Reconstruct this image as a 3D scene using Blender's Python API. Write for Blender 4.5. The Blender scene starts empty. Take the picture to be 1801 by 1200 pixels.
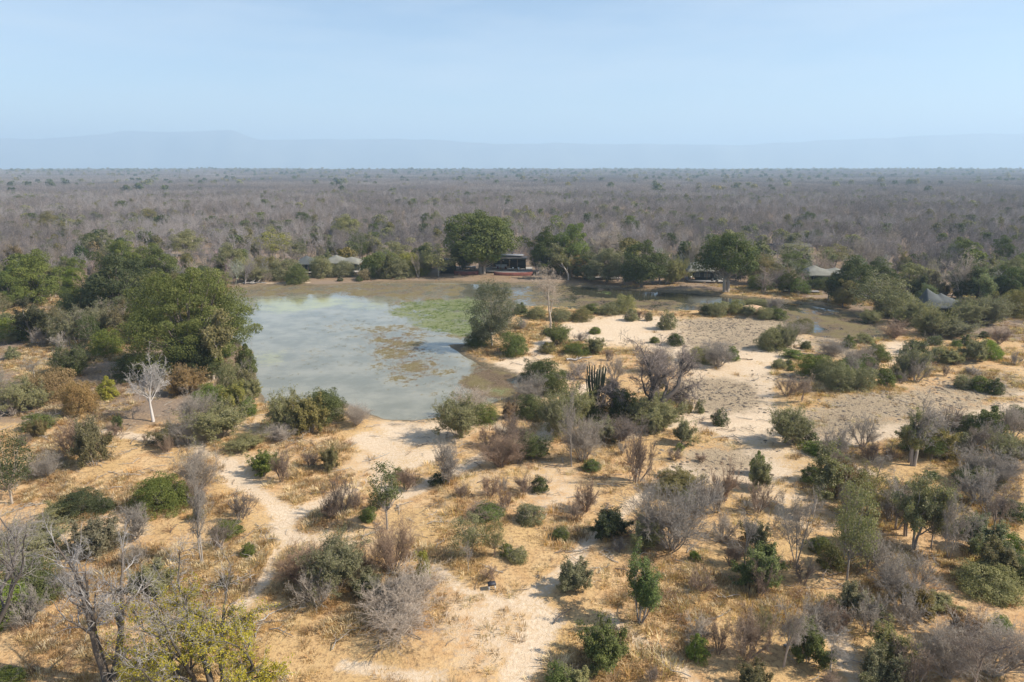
import bpy, math, random
import numpy as np
from mathutils import Vector
R = math.radians
sc = bpy.context.scene

# ------------------------------------------------------------------ camera, world, sun, exposure
CAM_H, PITCH, FPX, CX, CY = 32.0, R(14.1), 1200.7, 900.5, 600.0
cam_d = bpy.data.cameras.new("camera"); cam = bpy.data.objects.new("camera", cam_d)
sc.collection.objects.link(cam); sc.camera = cam
cam_d.lens = 24.0; cam_d.sensor_width = 36.0; cam_d.clip_start = 0.5; cam_d.clip_end = 120000
cam.location = (0, 0, CAM_H); cam.rotation_euler = (R(90) - PITCH, 0, 0)

SUN_EL, SUN_AZ = R(41), R(98)          # azimuth clockwise from +Y (the view direction)
world = bpy.data.worlds.new("World"); sc.world = world; world.use_nodes = True
wn = world.node_tree.nodes; wl = world.node_tree.links
for n in list(wn): wn.remove(n)
wo = wn.new("ShaderNodeOutputWorld"); wb = wn.new("ShaderNodeBackground"); sk = wn.new("ShaderNodeTexSky")
sk.sky_type = 'NISHITA'; sk.sun_disc = False; sk.sun_elevation = SUN_EL; sk.sun_rotation = SUN_AZ
sk.air_density = 1.0; sk.dust_density = .6; sk.ozone_density = 1.3; sk.altitude = 500
wb.inputs['Strength'].default_value = 0.1
tc = wn.new("ShaderNodeTexCoord"); mp = wn.new("ShaderNodeMapping"); mp.inputs['Scale'].default_value = (1.6, 1.6, 9.0); cn = wn.new("ShaderNodeTexNoise"); cn.inputs['Scale'].default_value = 1.5; cn.inputs['Detail'].default_value = 6; cn.inputs['Roughness'].default_value = .6
cr = wn.new("ShaderNodeMapRange"); cr.inputs[1].default_value = .42; cr.inputs[2].default_value = .8; cr.inputs[4].default_value = .5; cm = wn.new("ShaderNodeMix"); cm.data_type = 'RGBA'; cm.inputs[7].default_value = (5.6, 6.0, 6.4, 1)   # thin high cloud
wl.new(tc.outputs['Generated'], mp.inputs[0]); wl.new(mp.outputs[0], cn.inputs['Vector']); wl.new(cn.outputs[0], cr.inputs[0]); wl.new(cr.outputs[0], cm.inputs[0]); wl.new(sk.outputs[0], cm.inputs[6]); wl.new(cm.outputs[2], wb.inputs[0]); wl.new(wb.outputs[0], wo.inputs[0])
sun_d = bpy.data.lights.new("sun", 'SUN'); sun = bpy.data.objects.new("sun", sun_d); sc.collection.objects.link(sun)
sun_d.energy = 5.0; sun_d.angle = R(0.55); sun_d.color = (1.0, 0.915, 0.775)
sdir = Vector((math.sin(SUN_AZ) * math.cos(SUN_EL), math.cos(SUN_AZ) * math.cos(SUN_EL), math.sin(SUN_EL)))
sun.rotation_euler = sdir.to_track_quat('Z', 'Y').to_euler(); sun.location = sdir * 300
sc.view_settings.view_transform = 'Standard'; sc.view_settings.look = 'None'
sc.view_settings.exposure = 0.68; sc.view_settings.gamma = 1.0
sc.cycles.max_bounces = 6; sc.cycles.diffuse_bounces = 3; sc.cycles.glossy_bounces = 2
sc.cycles.transmission_bounces = 2; sc.cycles.volume_bounces = 1; sc.cycles.transparent_max_bounces = 4
sc.cycles.use_denoising = True

rng = np.random.default_rng(7)

# ------------------------------------------------------------------ picture -> ground
def ray(px, py):
    a, b = (px - CX) / FPX, -(py - CY) / FPX
    return np.array([a, math.cos(PITCH) + b * math.sin(PITCH), -math.sin(PITCH) + b * math.cos(PITCH)])
def G(px, py, z=0.0):
    d = ray(px, py); t = (z - CAM_H) / d[2]; return np.array([d[0] * t, d[1] * t])
def Zat(px, py, Y):
    d = ray(px, py); t = Y / d[1]; return CAM_H + d[2] * t
def depth(Y, z): return Y * math.cos(PITCH) + (CAM_H - z) * math.sin(PITCH)
def GP(pts): return np.array([G(*p) for p in pts])

# ------------------------------------------------------------------ value noise
def _hash(i, j, s):
    n = (i.astype(np.int64) * 374761393 + j.astype(np.int64) * 668265263 + s * 1442695041) & 0x7fffffff
    n = ((n ^ (n >> 13)) * 1274126177) & 0x7fffffff
    return ((n ^ (n >> 16)) & 0xffff) / 65535.0
def vnoise(x, y, scale, s=0, oct=3):
    x = np.asarray(x, float) / scale; y = np.asarray(y, float) / scale; o = np.zeros(np.broadcast(x, y).shape); a = 1; tot = 0
    for k in range(oct):
        i = np.floor(x); j = np.floor(y); u = x - i; v = y - j
        u = u * u * (3 - 2 * u); v = v * v * (3 - 2 * v)
        n = (_hash(i, j, s + k) * (1 - u) + _hash(i + 1, j, s + k) * u) * (1 - v) + (_hash(i, j + 1, s + k) * (1 - u) + _hash(i + 1, j + 1, s + k) * u) * v
        o += a * n; tot += a; a *= .5; x = x * 2 + 17.3; y = y * 2 + 5.1
    return o / tot
def sstep(a, b, x):
    t = np.clip((x - a) / (b - a), 0, 1); return t * t * (3 - 2 * t)

# ------------------------------------------------------------------ zone rasters (0.5 m cells)
X0, X1, Y0, Y1, RES = -170.0, 190.0, 28.0, 340.0, 0.5
gx = np.arange(X0, X1 + .01, RES); gy = np.arange(Y0, Y1 + .01, RES)
GX, GY = np.meshgrid(gx, gy)
def inside(poly, x, y):
    c = np.zeros(x.shape, bool); n = len(poly)
    for k in range(n):
        x1, y1 = poly[k]; x2, y2 = poly[(k + 1) % n]
        if y1 == y2: continue
        m = ((y1 > y) != (y2 > y)) & (x < (x2 - x1) * (y - y1) / (y2 - y1) + x1); c ^= m
    return c
def blur(a, r):
    k = int(round(r / RES))
    if k < 1: return a
    for _ in range(2):
        for ax in (0, 1):
            p = np.concatenate([np.repeat(a.take([0], ax), k + 1, ax), a, np.repeat(a.take([-1], ax), k, ax)], ax)
            c = np.cumsum(p, ax); n = a.shape[ax]
            a = (c.take(range(2 * k + 1, 2 * k + 1 + n), ax) - c.take(range(0, n), ax)) / (2 * k + 1)
    return a
WX = GX + (vnoise(GX, GY, 6, 40) - .5) * 5; WY = GY + (vnoise(GX, GY, 6, 50) - .5) * 5   # warped lookups roughen every outline
def poly_mask(px, soft=1.0, warp=True):
    return blur(inside(GP(px), WX if warp else GX, WY if warp else GY).astype(float), soft)
def stroke_mask(px, width):
    P = GP(px); m = np.zeros(GX.shape)
    for a, b in zip(P[:-1], P[1:]):
        d = b - a; L = max(1e-6, (d ** 2).sum()); w = width
        lo = np.minimum(a, b) - w * 3 - 4; hi = np.maximum(a, b) + w * 3 + 4
        i0, i1 = np.searchsorted(gx, [lo[0], hi[0]]); j0, j1 = np.searchsorted(gy, [lo[1], hi[1]])
        sx, sy = WX[j0:j1, i0:i1] * .4 + GX[j0:j1, i0:i1] * .6, WY[j0:j1, i0:i1] * .4 + GY[j0:j1, i0:i1] * .6
        t = np.clip(((sx - a[0]) * d[0] + (sy - a[1]) * d[1]) / L, 0, 1)
        r = np.hypot(sx - a[0] - t * d[0], sy - a[1] - t * d[1])
        m[j0:j1, i0:i1] = np.maximum(m[j0:j1, i0:i1], 1 - sstep(w * .35, w * 1.1, r))
    return m
def sample(a, x, y):
    i = np.clip(((np.asarray(x) - X0) / RES), 0, a.shape[1] - 1).astype(int); j = np.clip(((np.asarray(y) - Y0) / RES), 0, a.shape[0] - 1).astype(int)
    return a[j, i]

POND = [(405,506),(470,500),(560,501),(640,498),(720,496),(800,496),(880,498),(960,497),(1040,502),(1110,508),(1200,513),(1280,520),
        (1340,526),(1400,530),(1470,541),(1520,556),(1550,576),(1535,592),(1470,592),(1435,588),(1405,572),(1350,545),(1290,541),(1215,546),(1150,545),
        (1080,537),(1010,543),(950,537),(905,537),(880,560),(862,590),(825,606),(800,600),(798,612),(835,640),(905,650),(915,672),(890,698),(850,712),
        (800,722),(750,728),(690,738),(655,730),(600,705),(540,700),(470,712),(452,712),(440,650),(425,600),(360,600),(350,560),(400,530)]
pond = poly_mask(POND, 1.5)
SAND_P = [[(690,738),(790,728),(860,742),(800,790),(770,830),(650,858),(610,815),(650,775)],
          [(470,905),(620,915),(760,945),(700,985),(520,1000),(480,965)],
          [(700,880),(840,890),(860,930),(780,950),(690,930)],
          [(760,1200),(900,1200),(935,1130),(975,1085),(930,1055),(830,1045),(790,1095)],
          [(985,560),(1100,552),(1240,562),(1400,560),(1440,590),(1385,640),(1350,660),(1370,700),(1420,775),(1300,800),(1215,745),(1200,650),(1130,610),(1000,600)],
          [(1545,596),(1640,596),(1610,640),(1530,640)],
          [(1170,800),(1420,775),(1480,800),(1400,850),(1190,850)],
          [(880,640),(960,620),(1010,660),(985,720),(940,740),(900,700)]]
SAND_S = [([(780,800),(640,850),(560,885),(505,905),(495,945),(540,955)], 1.5), ([(505,905),(430,855),(390,812),(330,780),(260,770)], 1.2),
          ([(500,955),(470,1010),(420,1070)], .9), ([(765,1005),(830,1052),(900,1068),(960,1040),(1030,960),(1100,890),(1180,840)], .9),
          ([(930,1060),(965,1085),(900,1200)], 1.5), ([(640,770),(700,800),(780,790)], 2.5), ([(760,1195),(600,1180)], .8), ([(1330,600),(1345,700),(1340,750),(1375,778),(1500,778),(1560,765),(1640,755),(1700,735),(1801,712)], 2.2),
          ([(1345,715),(1230,722),(1180,745),(1100,770)], 1.8), ([(1000,570),(950,610),(930,680),(880,640),(960,625)], 2.0), ([(850,742),(950,790),(985,720),(1060,650)], 1.6),
          ([(1180,830),(1330,792),(1420,800),(1530,830)], 1.2), ([(420,498),(540,497)], 1.0),
          ([(1060,1080),(1140,1140),(1230,1200)], .7), ([(1430,1080),(1480,1150),(1500,1200)], 1.1), ([(150,760),(330,780)], 1.2), ([(1560,870),(1700,890),(1740,940)], .8),
          ([(1650,700),(1801,690)], 1.2), ([(640,850),(720,870),(800,830),(860,800)], 1.2)]
CLOD_P = [[(1180,672),(1290,662),(1350,700),(1330,717),(1240,722),(1190,705)], [(1420,780),(1395,720),(1470,706),(1560,700),(1700,662),(1801,645),(1801,692),(1700,738),(1560,768)],
          [(1170,560),(1420,556),(1375,610),(1210,622)], [(1225,785),(1350,775),(1340,830),(1200,825)], [(1010,640),(1060,620),(1060,660)], [(1340,660),(1420,655),(1400,690)],
          [(1420,590),(1520,590),(1500,640),(1440,620)]]
sand = np.zeros(GX.shape); clod = np.zeros(GX.shape)
for k, p in enumerate(SAND_P): sand = np.maximum(sand, poly_mask(p, 2.5) * (.95, .70, .5, .85, .95, .95, .8, .8)[k])
for p, w in SAND_S: sand = np.maximum(sand, stroke_mask(p, w * 1.15) * (.85 if max(q[1] for q in p) > 900 else .9))
for p in CLOD_P: clod = np.maximum(clod, poly_mask(p, 3.0))
clod = np.clip(clod * (.35 + 1.1 * vnoise(GX, GY, 7, 15, 3)), 0, 1)
sand = sand * (.62 + .65 * vnoise(GX, GY, 4, 9, 3))
sand = np.clip(sand + .55 * sstep(.60, .75, vnoise(GX, GY, 14, 3)) * sstep(180, 60, GY), 0, 1)
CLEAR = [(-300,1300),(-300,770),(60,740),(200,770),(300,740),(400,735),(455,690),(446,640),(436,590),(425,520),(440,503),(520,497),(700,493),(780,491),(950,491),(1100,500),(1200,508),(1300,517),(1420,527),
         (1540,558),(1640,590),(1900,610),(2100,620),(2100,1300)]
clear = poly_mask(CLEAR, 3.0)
shore = np.clip(blur(pond, 2.5) * 1.6, 0, 1)
MOUNDS = [(1325,552,4.0,1.5),(1050,640,3.0,.5),(1520,690,9,.7),(1468,690,9,.7),(920,610,6,.4),(1110,760,7,.5),(1690,620,8,.6),(1590,770,6,.5)]
def height_raw(x, y):
    h = (vnoise(x, y, 26, 11, 3) - .5) * .9 + (vnoise(x, y, 5, 21, 2) - .5) * .22
    for a, b, r, k in MOUNDS:
        c = G(a, b); h = h + k * np.exp(-((x - c[0]) ** 2 + (y - c[1]) ** 2) / (r * r))
    d = np.hypot(x, y); far = sstep(260, 900, d); ridge = sstep(1200, 4600, d) * (24 + (vnoise(x, y, 500, 33, 3) - .5) * 20)   # the plain rises gently to a wooded skyline
    return h * (1 - far) + far * (vnoise(x, y, 900, 31, 2) - .5) * 4 + ridge * sstep(9000, 5600, d)
HGT = height_raw(GX, GY)
pm = sstep(.15, .85, pond)
shal = vnoise(GX, GY, 3.5, 61, 3)
HGT = HGT * (1 - .85 * np.clip(shore, 0, 1)) - pm * .75 - shore * .10 + pm * np.clip(shal - .66, 0, 1) * 1.2
HGT = HGT - .10 * sand * (1 - shore) - .05 * clod
WATER_Z = -.42
def H(x, y):
    return float(sample(HGT, x, y)) if (X0 < x < X1 and Y0 < y < Y1) else float(height_raw(np.array([x]), np.array([y]))[0])

# ------------------------------------------------------------------ object helpers
COL = bpy.data.collections.new("place"); sc.collection.children.link(COL)
def tag(o, label=None, cat=None, group=None, kind=None):
    if label: o["label"] = label
    if cat: o["category"] = cat
    if group: o["group"] = group
    if kind: o["kind"] = kind
    return o
def link(name, data, parent=None, loc=None, col=COL):
    o = bpy.data.objects.new(name, data); col.objects.link(o)
    if parent: o.parent = parent
    if loc is not None: o.location = loc
    return o
def npmesh(name, V, F, mat=None, attr=None, smooth=False, loops=None):
    """V (n,3); F (m,k) one face size, or a list of such arrays"""
    Fs = F if isinstance(F, list) else [F]
    Fs = [np.asarray(f, np.int32) for f in Fs if len(f)]
    me = bpy.data.meshes.new(name); V = np.asarray(V, np.float32)
    me.vertices.add(len(V)); me.vertices.foreach_set("co", V.ravel())
    lv = np.concatenate([f.ravel() for f in Fs]); tot = np.concatenate([np.full(len(f), f.shape[1], np.int32) for f in Fs])
    st = np.concatenate([[0], np.cumsum(tot)[:-1]]).astype(np.int32)
    me.loops.add(len(lv)); me.loops.foreach_set("vertex_index", lv)
    me.polygons.add(len(tot)); me.polygons.foreach_set("loop_start", st); me.polygons.foreach_set("loop_total", tot)
    if smooth: me.polygons.foreach_set("use_smooth", np.ones(len(tot), bool))
    for k, (dom, a) in (attr or {}).items():
        at = me.attributes.new(k, 'FLOAT', dom); at.data.foreach_set("value", np.asarray(a, np.float32))
    me.update(calc_edges=True)
    for m in (mat if isinstance(mat, (list, tuple)) else [mat]):
        if m: me.materials.append(m)
    return me

class MB:
    """collects boxes, bars and tubes into one mesh"""
    def __init__(s): s.V = []; s.F = []; s.n = 0
    def add(s, V, F): s.V.append(np.asarray(V, float)); s.F.append(np.asarray(F) + s.n); s.n += len(V)
    def box(s, c, size, rz=0.0, tilt=0.0):
        x, y, z = np.array(size) / 2; b = np.array([(i, j, k) for k in (-z, z) for j in (-y, y) for i in (-x, x)])
        if tilt: ct, st = math.cos(tilt), math.sin(tilt); b = np.stack([b[:, 0] * ct + b[:, 2] * st, b[:, 1], -b[:, 0] * st + b[:, 2] * ct], 1)
        cr, sr = math.cos(rz), math.sin(rz); b = np.stack([b[:, 0] * cr - b[:, 1] * sr, b[:, 0] * sr + b[:, 1] * cr, b[:, 2]], 1) + np.array(c)
        s.add(b, [(0, 2, 3, 1), (4, 5, 7, 6), (0, 1, 5, 4), (2, 6, 7, 3), (0, 4, 6, 2), (1, 3, 7, 5)]); return s
    def tube(s, a, b, r0, r1=None, n=8):
        a = np.array(a, float); b = np.array(b, float); r1 = r0 if r1 is None else r1; t = b - a; t /= np.linalg.norm(t)
        u = np.cross(t, (0, 0, 1) if abs(t[2]) < .9 else (1, 0, 0)); u /= np.linalg.norm(u); v = np.cross(t, u)
        an = np.linspace(0, 2 * np.pi, n, endpoint=False); ring = np.cos(an)[:, None] * u + np.sin(an)[:, None] * v
        s.F.append(np.array([list(range(n))[::-1], list(range(n, 2 * n))]) + s.n)
        s.add(np.concatenate([a + ring * r0, b + ring * r1]), [(i, (i + 1) % n, n + (i + 1) % n, n + i) for i in range(n)]); return s
    def mesh(s, name, mat, **k): return npmesh(name, np.concatenate(s.V), s.F, mat, **k)

# ------------------------------------------------------------------ materials
def new_mat(name):
    m = bpy.data.materials.new(name); m.use_nodes = True; t = m.node_tree
    for n in list(t.nodes): t.nodes.remove(n)
    o = t.nodes.new("ShaderNodeOutputMaterial"); return m, t, o
def nd(t, typ, **kw):
    n = t.nodes.new(typ)
    for k, v in kw.items():
        if k in n.bl_rna.properties: setattr(n, k, v)
        else: n.inputs[k.replace('_', ' ')].default_value = v
    return n
def mth(t, op, a, b=None, clamp=False):
    n = t.nodes.new("ShaderNodeMath"); n.operation = op; n.use_clamp = clamp
    for i, v in enumerate((a, b)):
        if v is None: continue
        if isinstance(v, (int, float)): n.inputs[i].default_value = v
        else: t.links.new(v, n.inputs[i])
    return n.outputs[0]
def mixc(t, f, a, b, mode='MIX'):
    n = t.nodes.new("ShaderNodeMix"); n.data_type = 'RGBA'; n.blend_type = mode
    for s, v in ((n.inputs[0], f), (n.inputs[6], a), (n.inputs[7], b)):
        if isinstance(v, (int, float)): s.default_value = v
        elif isinstance(v, tuple): s.default_value = (*v, 1)
        else: t.links.new(v, s)
    return n.outputs[2]
def mapr(t, v, a, b, c=0.0, d=1.0, smooth=True):
    n = t.nodes.new("ShaderNodeMapRange"); n.interpolation_type = 'SMOOTHSTEP' if smooth else 'LINEAR'
    t.links.new(v, n.inputs[0])
    for i, x in enumerate((a, b, c, d)): n.inputs[i + 1].default_value = x
    return n.outputs[0]
def noise(t, vec, scale, detail=4, rough=.55):
    n = t.nodes.new("ShaderNodeTexNoise"); n.inputs['Scale'].default_value = scale; n.inputs['Detail'].default_value = detail; n.inputs['Roughness'].default_value = rough
    if vec is not None: t.links.new(vec, n.inputs['Vector'])
    return n.outputs[0]
def pos(t): return t.nodes.new("ShaderNodeNewGeometry").outputs['Position']
def attr(t, name): n = t.nodes.new("ShaderNodeAttribute"); n.attribute_name = name; return n.outputs['Fac']
def plant_mat(name, trans=.33, vmin=.62, vmax=1.35, rough=.6, hue=True, tint=None):
    """colour = the object's own tint, varied from leaf to leaf and from plant to plant"""
    m, t, o = new_mat(name); L = t.links
    oi = t.nodes.new("ShaderNodeObjectInfo"); v = attr(t, "v")
    k = mapr(t, v, 0, 1, vmin, vmax, False); k2 = mth(t, 'MULTIPLY', k, mapr(t, oi.outputs['Random'], 0, 1, .84, 1.16, False))
    hs = t.nodes.new("ShaderNodeHueSaturation")
    if tint: hs.inputs['Color'].default_value = (*tint, 1)
    else: L.new(oi.outputs['Color'], hs.inputs['Color'])
    if hue:
        L.new(mapr(t, v, 0, 1, .515, .485, False), hs.inputs['Hue'])
    L.new(mapr(t, oi.outputs['Random'], 0, 1, .85, 1.12, False), hs.inputs['Saturation'])
    L.new(k2, hs.inputs['Value'])
    d = t.nodes.new("ShaderNodeBsdfPrincipled"); L.new(hs.outputs[0], d.inputs['Base Color']); d.inputs['Roughness'].default_value = rough
    d.inputs['Specular IOR Level'].default_value = .18
    if trans:
        tr = t.nodes.new("ShaderNodeBsdfTranslucent"); L.new(mixc(t, 1.0, hs.outputs[0], (1.0, 1.15, .55), 'MULTIPLY'), tr.inputs[0])
        mx = t.nodes.new("ShaderNodeMixShader"); mx.inputs[0].default_value = trans; L.new(d.outputs[0], mx.inputs[1]); L.new(tr.outputs[0], mx.inputs[2]); L.new(mx.outputs[0], o.inputs[0])
    else: L.new(d.outputs[0], o.inputs[0])
    return m
M_LEAF = plant_mat("leaf"); M_TWIG = plant_mat("twig", 0, .7, 1.3, .8, False)
def solid(name, col, rough=.7, var=.15, scale=6, metal=0.0):
    m, t, o = new_mat(name); p = t.nodes.new("ShaderNodeBsdfPrincipled"); n = noise(t, pos(t), scale)
    a = tuple(c * (1 - var) for c in col); b = tuple(min(1, c * (1 + var)) for c in col)
    t.links.new(mixc(t, mapr(t, n, .3, .7), a, b), p.inputs['Base Color']); p.inputs['Roughness'].default_value = rough; p.inputs['Metallic'].default_value = metal
    t.links.new(p.outputs[0], o.inputs[0]); return m

# ------------------------------------------------------------------ branching
def nrm(v): return v / np.maximum(1e-9, np.linalg.norm(v, axis=-1, keepdims=True))
def grow(r, P, D, Ln, K, wob, up):
    pts = [P]; d = D.copy(); p = P.copy()
    for _ in range(K):
        d = nrm(d + r.normal(0, wob, d.shape) + np.array([0, 0, up])); p = p + d * (Ln / K)[:, None]; pts.append(p)
    return np.stack(pts, 1)
def spawn(r, pts, Ln, rad, n, ang, tmin, ratio, angv=.25, taper=.6):
    B, K1, _ = pts.shape; B0 = np.repeat(np.arange(B), n); t = r.uniform(tmin, 1, len(B0)); f = t * (K1 - 1); i = np.minimum(f.astype(int), K1 - 2); u = f - i
    p = pts[B0, i] * (1 - u)[:, None] + pts[B0, i + 1] * u[:, None]; tan = nrm(pts[B0, i + 1] - pts[B0, i])
    rnd = nrm(np.cross(tan, r.normal(size=tan.shape))); a = r.normal(ang, angv, len(B0)); d = nrm(tan * np.cos(a)[:, None] + rnd * np.sin(a)[:, None])
    ln = Ln[B0] * ratio * r.uniform(.6, 1.25, len(B0)) * (1.15 - .45 * t); rr = rad[B0] * (1 - (1 - taper * .6) * t) * .62
    return p, d, ln, rr
def tubes(pts, rad, n, tip=.35):
    """(B,K+1,3) polylines -> one tube each"""
    B, K1, _ = pts.shape; tan = np.gradient(pts, axis=1); tan = nrm(tan); ref = np.where(np.abs(tan[..., 2:3]) < .9, np.array([0, 0, 1.]), np.array([1., 0, 0]))
    ref = np.repeat(ref[:, :1], K1, 1); u = nrm(np.cross(tan, ref)); v = np.cross(tan, u)
    an = np.linspace(0, 2 * np.pi, n, endpoint=False); rr = rad[:, None] * np.linspace(1, tip, K1)[None]
    V = pts[:, :, None] + rr[:, :, None, None] * (np.cos(an)[None, None, :, None] * u[:, :, None] + np.sin(an)[None, None, :, None] * v[:, :, None])
    idx = np.arange(B * K1 * n).reshape(B, K1, n); a = idx[:, :-1]; b = idx[:, 1:]; a2 = np.roll(a, -1, 2); b2 = np.roll(b, -1, 2)
    return V.reshape(-1, 3), np.stack([a, a2, b2, b], -1).reshape(-1, 4)
class Acc:
    def __init__(s): s.V = []; s.F = []; s.A = []; s.n = 0
    def add(s, V, F, a): s.V.append(V); s.F.append(F + s.n); s.A.append(a); s.n += len(V)
    def mesh(s, name, mat, smooth=False):
        return npmesh(name, np.concatenate(s.V), np.concatenate(s.F), mat, {"v": ('FACE', np.concatenate(s.A))}, smooth)
def leaves(r, C, out, size, flat=.5, asp=.6):
    """rhombic leaf or leaf-spray faces at C, facing roughly along out"""
    n = nrm(out + r.normal(0, flat, C.shape)); u = nrm(np.cross(n, r.normal(size=C.shape))); v = np.cross(n, u)
    s = (size * r.uniform(.6, 1.35, len(C)))[:, None]; V = np.stack([C - u * s, C + v * s * asp, C + u * s, C - v * s * asp], 1).reshape(-1, 3)
    return V, np.arange(len(V)).reshape(-1, 4)

def woody(seed, Hh, trunk_n, r0, levels, lean=.15, spread=.0, trunk_K=6, tl=.55, twob=.09, tup=.08, base_r=.12):
    """levels: (n, angle, tmin, ratio, K, wobble, up); returns list of (pts, rad, level)"""
    r = np.random.default_rng(seed); az = r.uniform(0, 2 * np.pi) + np.arange(trunk_n) * 2.4; inc = np.abs(r.normal(lean, lean * .5 + .02, trunk_n)) + spread * (np.arange(trunk_n) > 0)
    D = np.stack([np.cos(az) * np.sin(inc), np.sin(az) * np.sin(inc), np.cos(inc)], 1); P = np.stack([np.cos(az) * base_r, np.sin(az) * base_r, az * 0 - .15], 1) * (1 if trunk_n > 1 else 0) + np.array([0, 0, -.15 if trunk_n == 1 else 0])
    Ln = Hh * tl * r.uniform(.8, 1.1, trunk_n); rad = r0 * r.uniform(.75, 1.1, trunk_n); pts = grow(r, P, D, Ln, trunk_K, twob, tup); out = [(pts, rad, 0)]
    for li, (n, ang, tmin, ratio, K, wob, up) in enumerate(levels):
        p, d, ln, rr = spawn(r, pts, Ln, rad, n, ang, tmin, ratio)
        # every shoot also carries on from its parent's tip
        td = nrm(pts[:, -1] - pts[:, -2]); p = np.concatenate([p, pts[:, -1]]); d = np.concatenate([d, nrm(td + r.normal(0, .25, td.shape))]); ln = np.concatenate([ln, Ln * ratio]); rr = np.concatenate([rr, rad * .36])
        pts = grow(r, p, d, ln, K, wob, up); Ln, rad = ln, rr; out.append((pts, rad, li + 1))
    return out
def fit(lv, extra, W, Hh):
    """scale so that the plant is W wide and Hh high"""
    P = np.concatenate([p.reshape(-1, 3) for p, _, _ in lv] + extra); w = np.percentile(np.hypot(P[:, 0], P[:, 1]), 97) * 2; h = np.percentile(P[:, 2], 99.5)
    return np.array([W / w, W / w, Hh / h])
TW_MIN = .008
def bare_parts(seed, Hh=6., W=5., trunk_n=1, r0=.13, levels=None, split=2, rmin=TW_MIN, **k):
    lv = woody(seed, Hh, trunk_n, r0, levels, **k); s = fit(lv, [], W, Hh); r = np.random.default_rng(seed + 5); a, b = Acc(), Acc(); nl = len(lv)
    for pts, rad, l in lv:
        V, F = tubes(pts * s, np.maximum(rad, rmin), (6, 5, 4, 3, 3, 3, 3)[l], .45 if l < 3 else .6)
        f = len(F) // len(pts); A = np.repeat(r.uniform(.25, .8, len(pts)) if l < split else r.uniform(0, 1, len(pts)), f)
        (a if l < split else b).add(V, F, A)
    return lv, s, a, b
LV_TREE = [(6, .65, .35, .55, 5, .14, .06), (5, .7, .3, .55, 4, .2, .03), (5, .75, .25, .55, 3, .25, .02), (4, .8, .2, .6, 2, .3, .0), (3, .7, .2, .6, 2, .3, 0)]
LV_SHRUB = [(5, .42, .15, .62, 4, .16, .09), (5, .5, .2, .6, 3, .2, .06), (4, .55, .2, .6, 2, .25, .04), (3, .55, .2, .65, 2, .28, .03)]
def tree_bare(seed, Hh=7, W=6, **k):
    k.setdefault('levels', LV_TREE); lv, s, a, b = bare_parts(seed, Hh, W, **k)
    return Hh, W, [("trunk", a.mesh("trunk", M_TWIG, True)), ("crown", b.mesh("crown", M_TWIG))]
def shrub_bare(seed, Hh=2.6, W=2.6, n=7, **k):
    k.setdefault('levels', LV_SHRUB)
    lv, s, a, b = bare_parts(seed, Hh, W, trunk_n=n, r0=.055, split=1, lean=.38, tl=.55, twob=.14, tup=.03, base_r=.15, rmin=.0065, **k)
    return Hh, W, [("stems", a.mesh("stems", M_TWIG)), ("twigs", b.mesh("twigs", M_TWIG))]
def dome_clumps(r, n, lobes, low=-.1, jitter=.24):
    """clump centres on an uneven unit dome; lobes lets it bulge and pinch"""
    i = np.arange(n) + .5; z = low + (1 - low) * (1 - (i / n)); z = np.clip(z + r.normal(0, .06, n), low, 1); az = i * 2.399963 + r.uniform(0, 6); rr = np.sqrt(np.clip(1 - z * z, 0, 1))
    C = np.stack([rr * np.cos(az), rr * np.sin(az), z], 1); ph = r.uniform(0, 6.28, (lobes, 1)); D = nrm(r.normal(size=(lobes, 3)) * [1, 1, .6] + [0, 0, .25])
    g = .66 + .42 * np.max(np.clip((C @ D.T - .5) / .5, 0, 1), 1); return C * (g * r.uniform(1 - jitter, 1 + jitter * .4, n))[:, None], g
def leafy(seed, Hh, W, crown_z0, n_clump, per, leaf, rc, lobes=6, low=-.25, inner=.25, squash=.8, gap=0.0):
    """foliage = leaf sprays on many small domed clumps spread over an uneven crown"""
    r = np.random.default_rng(seed); C, g = dome_clumps(r, n_clump, lobes, low)
    if gap: C = C[r.random(len(C)) > gap]
    ni = int(n_clump * inner); Ci = r.normal(0, .38, (ni, 3)); Ci[:, 2] = np.abs(Ci[:, 2]) * .9 + low * .6; C = np.concatenate([C, Ci])
    ch = Hh - crown_z0; rcs = rc * r.uniform(.6, 1.4, len(C)); base = ch / (1 - low * .9) ; zc = Hh - base
    C = C * np.array([W / 2 - rc * .6, W / 2 - rc * .6, base - rc * .5]) + np.array([0, 0, zc])
    acc = Acc(); k = int(per); idx = np.repeat(np.arange(len(C)), k); o = nrm(r.normal(size=(len(idx), 3)) + np.array([0, 0, .35])); rad = rcs[idx] * r.uniform(.55, 1.08, len(idx)) ** .7
    P = C[idx] + o * rad[:, None] * np.array([1.1, 1.1, squash]); P[:, 2] = np.maximum(P[:, 2], .05)
    out = nrm(o + nrm(C - [0, 0, zc])[idx] * .5 + [0, 0, .3]); V, F = leaves(r, P, out, np.full(len(P), leaf), .55)
    cv = r.uniform(0, 1, len(C)); acc.add(V, F, np.clip(cv[idx] * .45 + r.uniform(0, .55, len(idx)), 0, 1)); return C, rcs, acc, zc
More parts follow.
